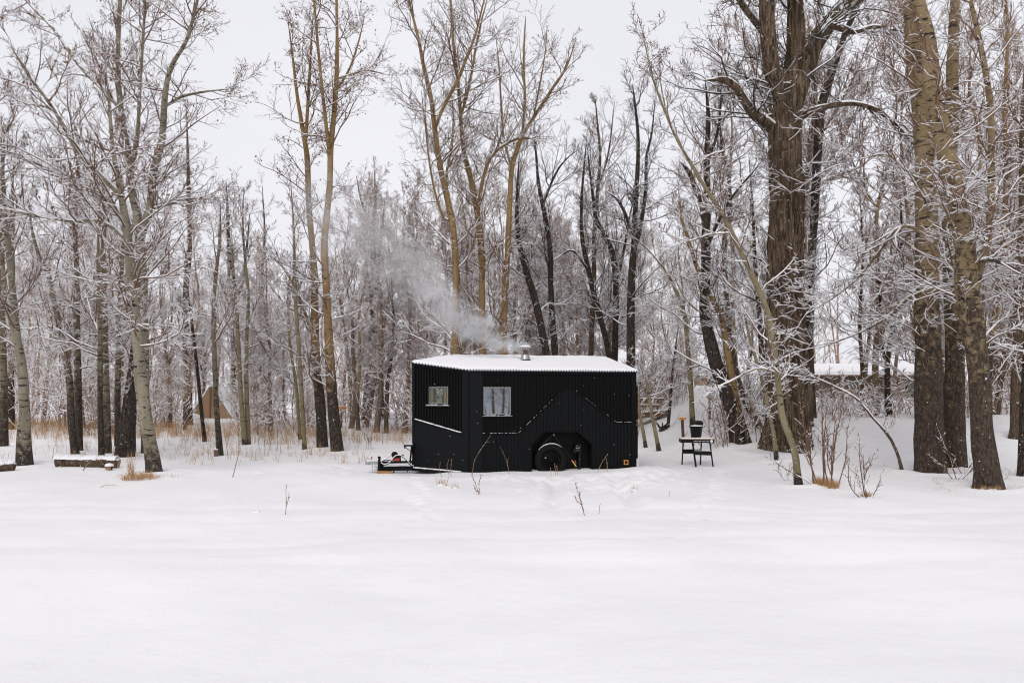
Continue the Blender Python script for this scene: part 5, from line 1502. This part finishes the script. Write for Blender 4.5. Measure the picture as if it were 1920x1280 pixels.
def houses():
    Y = 52.0; s = Y / FPX
    x0, x1 = (1500 - 960) * s, (1782 - 960) * s
    cx = (x0 + x1) / 2; zb = float(G(cx, Y)) - .2
    r = empty('low_house', (cx, Y, zb)); tag(r, 'long low house with snowy roof and brown fascia beyond the snow bank', 'house')
    Z = lambda py: EYE - (py - HOR) * s - zb
    hw = (x1 - x0) / 2
    MB().box((-hw, 0, -.3), (hw, 5, Z(703))).build('wall', 'stone', r)
    for i in range(5):
        MB().box((-hw + .02, -.03 - .002 * i, Z(745) + i * .26), (hw - .02, -.002, Z(745) + i * .26 + .235)).build('siding_board', 'stone', r)
    MB().box((-hw - .3, -.42, Z(705.5)), (hw + .3, -.30, Z(697))).build('fascia', 'siding', r)
    MB().prism([(-.40, Z(704)), (5.4, Z(704)), (2.5, Z(683))], -hw - .3, hw + .3, lambda a, b, d: (d, a, b)).build('roof', 'siding', r)
    MB().prism([(-.46, Z(703)), (2.5, Z(683.2) - .02), (5.46, Z(703)), (5.4, Z(697)), (2.5, Z(678)), (-.42, Z(696.5))], -hw - .36, hw + .36, lambda a, b, d: (d, a, b)).build('roof_snow', 'snow', r)
    for px in (1600, 1705):
        xc = (px - 960) * s - cx
        w = MB()
        for a, b, c, d in ((-.40, -.33, Z(731), Z(714)), (.33, .40, Z(731), Z(714)), (-.33, .33, Z(731), Z(731) + .07), (-.33, .33, Z(714) - .07, Z(714))): w.box((xc + a, -.10, c), (xc + b, -.045, d))
        w_ = w.build('window', 'tan_wall', r); MB().box((xc - .33, -.07, Z(731) + .07), (xc + .33, -.055, Z(714) - .07)).build('pane', 'glass', w_)
    MB().box((-hw + .2, -.40, -.3), (-hw + .32, -.28, Z(705))).build('porch_post', 'siding', r); MB().box((hw - .32, -.40, -.3), (hw - .2, -.28, Z(705))).build('porch_post', 'siding', r)
    Y = 60.0; s = Y / FPX; cx = (1327 - 960) * s; zb = float(G(cx, Y)) - .1
    r = empty('tan_shed', (cx, Y, zb)); tag(r, 'small tan board shed with snowy roof high on the bank', 'shed')
    Z = lambda py: EYE - (py - HOR) * s - zb
    hw = 17 * s
    MB().box((-hw, 0, -.3), (hw, 1.6, Z(706))).build('wall', 'tan_wall', r)
    for i in range(7):
        a = -hw + .02 + i * (2 * hw - .04) / 7; MB().box((a, -.03, -.2), (a + (2 * hw - .04) / 7 - .02, -.002, Z(707))).build('plank', 'tan_wall', r)
    MB().box((-.1, -.05, .35), (.55, -.032, Z(712))).build('opening_shade_panel', 'dark', r)  # dark panel on the boards, painting the shade inside an opening
    MB().prism([(-.25, Z(706.5)), (1.8, Z(706.5)), (1.8, Z(700)), (-.25, Z(704))], -hw - .15, hw + .15, lambda a, b, d: (d, a, b)).build('roof', 'old_wood', r)
    MB().prism([(-.30, Z(703.9)), (1.85, Z(699.9)), (1.8, Z(694)), (-.26, Z(697))], -hw - .2, hw + .2, lambda a, b, d: (d, a, b)).build('roof_snow', 'snow', r)
houses()

# ------------------------------------------------------------------ grass, stalks, shrubs
def blades(rng, n, spread, h, lean, w, z0=-.03):
    V = []; F = []
    for i in range(n):
        a = rng.uniform(0, 6.28); q = spread * math.sqrt(rng.uniform()); x, y = q * math.cos(a), q * math.sin(a)
        L = h * rng.uniform(.4, 1.15); dx, dy = rng.normal(0, lean, 2); wa = rng.uniform(0, 3.14); wx, wy = math.cos(wa) * w, math.sin(wa) * w
        n0 = len(V)
        for t, k in ((0, 1), (.5, .8), (.85, .5)):
            cx, cy, cz = x + dx * L * t ** 1.6, y + dy * L * t ** 1.6, z0 + L * t * (1 - .15 * t * (abs(dx) + abs(dy)))
            V += [(cx - wx * k, cy - wy * k, cz), (cx + wx * k, cy + wy * k, cz)]
        V.append((x + dx * L * 1.25, y + dy * L * 1.25, z0 + L * (1 - .3 * (abs(dx) + abs(dy)))))
        F += [(n0, n0 + 1, n0 + 3, n0 + 2), (n0 + 2, n0 + 3, n0 + 5, n0 + 4), (n0 + 4, n0 + 5, n0 + 6)]
    return V, F

def tuft(px, py, label, n, spread, h, lean, seed, w=.004):
    x, y, z = hit(px, py); rng = np.random.RandomState(seed)
    r = empty('grass_tuft', (x, y, z)); tag(r, label, 'grass tuft')
    V, F = blades(rng, n, spread, h, lean, w); MB().add(V, F).build('blades', 'grass', r)
    m = MB()
    for i in range(5):
        a = rng.uniform(0, 6.28); m.lathe([(.05, -.02), (.04, .008), (.02, .016), (.0, .018)], (math.cos(a) * spread * .6, math.sin(a) * spread * .6, 0), n=9)
    m.build('snow', 'snow', r, True)
tuft(262, 897, 'matted straw-coloured grass at the foot of the large leaning aspen', 420, .34, .22, .9, 1)
tuft(246, 893, 'upright straw stalks left of the large leaning aspen', 40, .08, .55, .15, 2)
tuft(318, 893, 'sparse straw right of the large leaning aspen', 60, .25, .10, .8, 21)
tuft(1540, 912, 'brown grass among the reddish willow stems', 300, .15, .26, .35, 3)
tuft(1563, 916, 'brown grass at the right side of the willow clump', 170, .09, .24, .3, 4)
tuft(1624, 932, 'short brown grass at the foot of the small bare shrub', 170, .08, .15, .4, 5)
tuft(1854, 916, 'orange-brown grass at the foot of the forked poplar', 300, .19, .13, .5, 6)
tuft(828, 908, 'pale grass wisps in front of the camper nose', 34, .10, .22, .25, 7)
tuft(850, 914, 'thin pale grass right of the wisps by the camper nose', 22, .12, .16, .3, 8)
tuft(1190, 918, 'tiny straw tuft in the snow before the camper rear', 14, .05, .12, .3, 9)
tuft(395, 903, 'flattened brown grass on the snow right of the leaning aspen', 60, .10, .06, 1.2, 10)
tuft(480, 960, 'tiny brown leaf clump poking from the snow', 14, .04, .07, .8, 11)

def stalk(paths, label, seed, seeds=0, twigs=0, mat='stalk', name='weed_stalk', r0=.006, branches=0, snow=.5):
    x, y, z = hit(*paths[0][0]); rng = np.random.RandomState(seed)
    r = empty(name, (x, y, z)); tag(r, label, 'plant')
    sn = MB(); tips = []
    for k, p in enumerate(paths):
        rows = []
        for i, (a, b) in enumerate(p):
            q = at(a, b, y + .04 * k + .03 * i * rng.normal()) - np.array((x, y, z)); rows.append((*q, r0 * (1 - .65 * i / max(1, len(p) - 1))))
        rows[0] = (rows[0][0], rows[0][1], min(rows[0][2], 0) - .05, rows[0][3]) if k == 0 or b is None else rows[0]
        S = resample(rows, .05)
        MB().tube(S[:, :3], S[:, 3], 6).build('stem', mat, r, True)
        for i in range(2, len(S)):
            if rng.uniform() < snow * .5:
                sn.lathe([(.0, -.006), (rng.uniform(.006, .011), .0), (.0, .008)], S[i, :3] + np.array((0, 0, .006)), 'z', 6, False)
        tips.append(S)
    if seeds:
        m = MB()
        for q in range(seeds):
            S = tips[rng.randint(len(tips))]; i = rng.randint(len(S) // 4, len(S))
            c = S[i, :3] + rng.normal(0, .010, 3); d = rng.uniform(.006, .012)
            m.lathe([(0, -d), (d * .7, 0), (0, d)], c, 'z', 5, False)
        m.build('seed_heads', 'bud', r)
    if sn.n: sn.build('snow', 'snow', r)
stalk([[(535, 962), (537, 940), (536, 920), (538, 907)], [(536, 950), (541, 935), (542, 925)]], 'single dry forked stalk standing in the open snow left of the camper', 1, 8)
stalk([[(885, 893), (889, 866), (900, 845), (912, 828), (921, 814)], [(912, 828), (918, 828)]], 'tall bent twig in front of the camper below the big window', 2, 0)
stalk([[(955, 890), (951, 868), (944, 850), (938, 838)], [(951, 868), (953, 858)]], 'dry twig leaning against the ribbed wall right of the bent twig', 3, 4)
stalk([[(900, 928), (893, 910), (887, 896), (884, 886)], [(900, 926), (898, 908), (902, 890)], [(899, 924), (892, 918), (888, 908)]], 'brown seed-head weed in front of the camper', 4, 60, r0=.005)
stalk([[(1098, 967), (1090, 945), (1084, 925), (1079, 905)], [(1090, 945), (1081, 938), (1079, 930)], [(1095, 958), (1088, 935), (1087, 922)]], 'brown seed-head weed in the open snow nearest the camera', 5, 36, r0=.005)
stalk([[(1118, 887), (1128, 868), (1140, 850)], [(1139, 886), (1138, 866), (1136, 858)]], 'bent yellow straw against the camper wall right of the wheel', 6, 0, mat='grass')
stalk([[(1034, 890), (1032, 876)], [(1042, 890), (1040, 868)], [(1046, 890), (1044, 874)]], 'three short yellow straws in front of the wheel', 7, 0, mat='grass')
stalk([[(830, 894), (824, 880), (826, 866)], [(842, 890), (838, 874), (842, 860)], [(846, 892), (845, 880), (847, 862)]], 'red-brown twigs in front of the camper nose', 8, 6)
stalk([[(1254, 931), (1255, 920)]], 'tiny dark stem in the snow right of the camper', 9, 0)
stalk([[(1123, 962), (1124, 950), (1126, 944)]], 'short straw right of the nearest seed-head weed', 10, 0, mat='grass')
stalk([[(435, 895), (443, 868), (448, 845), (447, 815), (444, 790)]], 'thin leaning twig in front of the close olive pair', 11, 0, r0=.010)
stalk([[(98, 860), (101, 840)], [(428, 858), (424, 830), (420, 800), (414, 770)]], 'thin whip beside the slim grey aspen', 12, 0, r0=.009)
stalk([[(717, 832), (718, 810), (716, 785)], [(718, 812), (726, 804)]], 'thin sapling whip on the snow left of the camper', 13, 0, r0=.012)
stalk([[(1806, 888), (1785, 860), (1770, 845)], [(1786, 880), (1800, 896), (1808, 912)]], 'fallen thin twigs between the thick mottled and forked poplars', 14, 0, r0=.010)
stalk([[(180, 912), (200, 909), (222, 910)]], 'straw-coloured twig lying on the snow in front of the log', 15, 0, mat='grass', r0=.008)
stalk([[(1282, 838), (1284, 820), (1290, 806)], [(1262, 800), (1272, 780), (1276, 770)]], 'wispy twigs beside the T-shaped post', 16, 0, r0=.006)

def shrub(px, py, label, stems, seed, crook=.16, name='willow_shrub', snow=.012):
    x, y, z = hit(px, py); rng = np.random.RandomState(seed)
    r = empty(name, (x, y, z)); tag(r, label, 'shrub')
    tw = Twigs()
    for (a, b, c, d, w) in stems:
        p0 = at(a, b, y + rng.uniform(-.1, .1)) - np.array((x, y, z)); p0[2] = -.06
        p1 = at(c, d, y + rng.uniform(-.4, .3)) - np.array((x, y, z))
        m = (p0 + p1) / 2 + rng.normal(0, .05, 3)
        S = resample([(*p0, w * .011), (*m, w * .009), (*p1, w * .004)], .09)
        S[:, :3] += np.cumsum(rng.normal(0, .005, (len(S), 3)), 0)
        MB().tube(S[:, :3], S[:, 3], 6).build('stem', 'twig_tan' if rng.uniform() < .3 else 'twig', r, True)
        P = S[None, :, :3]; R = S[None, :, 3]
        tw.ridge(rng, P, R, snow * .6, .5, .97)
        O, D, L, R0 = spawn(rng, P, R, max(5, int(len(S) * .8)), .25, 1, 40, 14, .26, .6, .2, .12)
        P1, R1 = grow(rng, O, D, L, np.clip(R0, .004, .008), 5, crook, .10, .5)
        tw.diamonds(rng, P1, R1, snow, .55)
        O, D, L, R0 = spawn(rng, P1, R1, 3, .25, 1, 40, 14, .45, .7, .2, .06)
        P2, R2 = grow(rng, O, D, L, np.clip(R0, .003, .005), 3, crook, .10, .6)
        tw.diamonds(rng, P2, R2, snow * .8, .55)
    link('twigs', tw.mesh('twigs', ['twig', 'snow', 'bud']), r)
shrub(1545, 912, 'reddish bare willow clump growing beside the long leaning olive tree',
      [(1528, 910, 1518, 800, 1.3), (1536, 912, 1502, 760, 1.2), (1545, 914, 1548, 760, 1.4), (1552, 912, 1540, 720, 1.3), (1560, 914, 1566, 780, 1.2), (1566, 912, 1550, 800, 1.0), (1570, 912, 1590, 800, 1.0), (1540, 908, 1440, 860, 1.0), (1557, 910, 1580, 745, 1.2)], 1)
shrub(1624, 934, 'small bare many-stemmed shrub standing alone on the snow, brown at its base',
      [(1622, 932, 1593, 858, .8), (1624, 932, 1612, 822, 1.0), (1625, 932, 1618, 850, .9), (1628, 932, 1640, 848, .9), (1629, 930, 1656, 880, .7), (1622, 932, 1602, 880, .6)], 2)
shrub(1352, 842, 'thin bare stems between the workbench and the leaning cottonwood',
      [(1358, 842, 1338, 740, 1.0), (1366, 840, 1330, 720, 1.0), (1405, 852, 1395, 770, 1.0), (1420, 850, 1410, 760, .9)], 3)
shrub(1476, 900, 'low bare twigs left of the long leaning olive tree', [(1476, 915, 1460, 870, .5), (1480, 912, 1478, 880, .5), (1470, 918, 1490, 868, .5)], 4)
shrub(1800, 898, 'snowy bramble stems between the big poplars', [(1790, 885, 1840, 820, .9), (1788, 884, 1735, 850, .8), (1800, 888, 1850, 850, .8), (1795, 885, 1760, 800, .8)], 5, snow=.016)
shrub(480, 842, 'thin dry shrub at the forest edge left of the bent thin stems', [(486, 842, 480, 790, .6), (498, 840, 500, 800, .6), (505, 842, 512, 790, .6), (520, 838, 515, 785, .5)], 6)
shrub(695, 842, 'pale wispy shrub just left of the camper hitch', [(690, 842, 682, 790, .6), (696, 842, 700, 800, .6), (702, 840, 690, 800, .5), (686, 840, 676, 806, .5)], 7)

def edge_grass():
    rng = np.random.RandomState(19); V = []; F = []; n0 = 0
    for xa, xb, ya, yb, n, h in ((-20, 340, 29, 42, 900, .60), (340, 600, 27, 40, 520, .55), (600, 780, 27, 36, 200, .5), (-20, 340, 21, 29, 110, .32), (340, 700, 20, 27, 120, .4), (1750, 1940, 15, 20, 70, .12)):
        for i in range(n):
            px = rng.uniform(xa, xb); Y = rng.uniform(ya, yb); X = (px - 960) * Y / FPX
            v, f = blades(rng, rng.randint(3, 8), .10, h, .22, .0042)
            v = np.array(v) + np.array((X, Y, float(G(X, Y))))
            V.append(v); F += [tuple(j + n0 for j in q) for q in f]; n0 += len(v)
    o = MB().add(np.concatenate(V), F).build('dry_grass', 'grass')
    tag(o, 'tall dry straw-coloured grass along the edge of the woods', 'grass', None, 'stuff')
edge_grass()
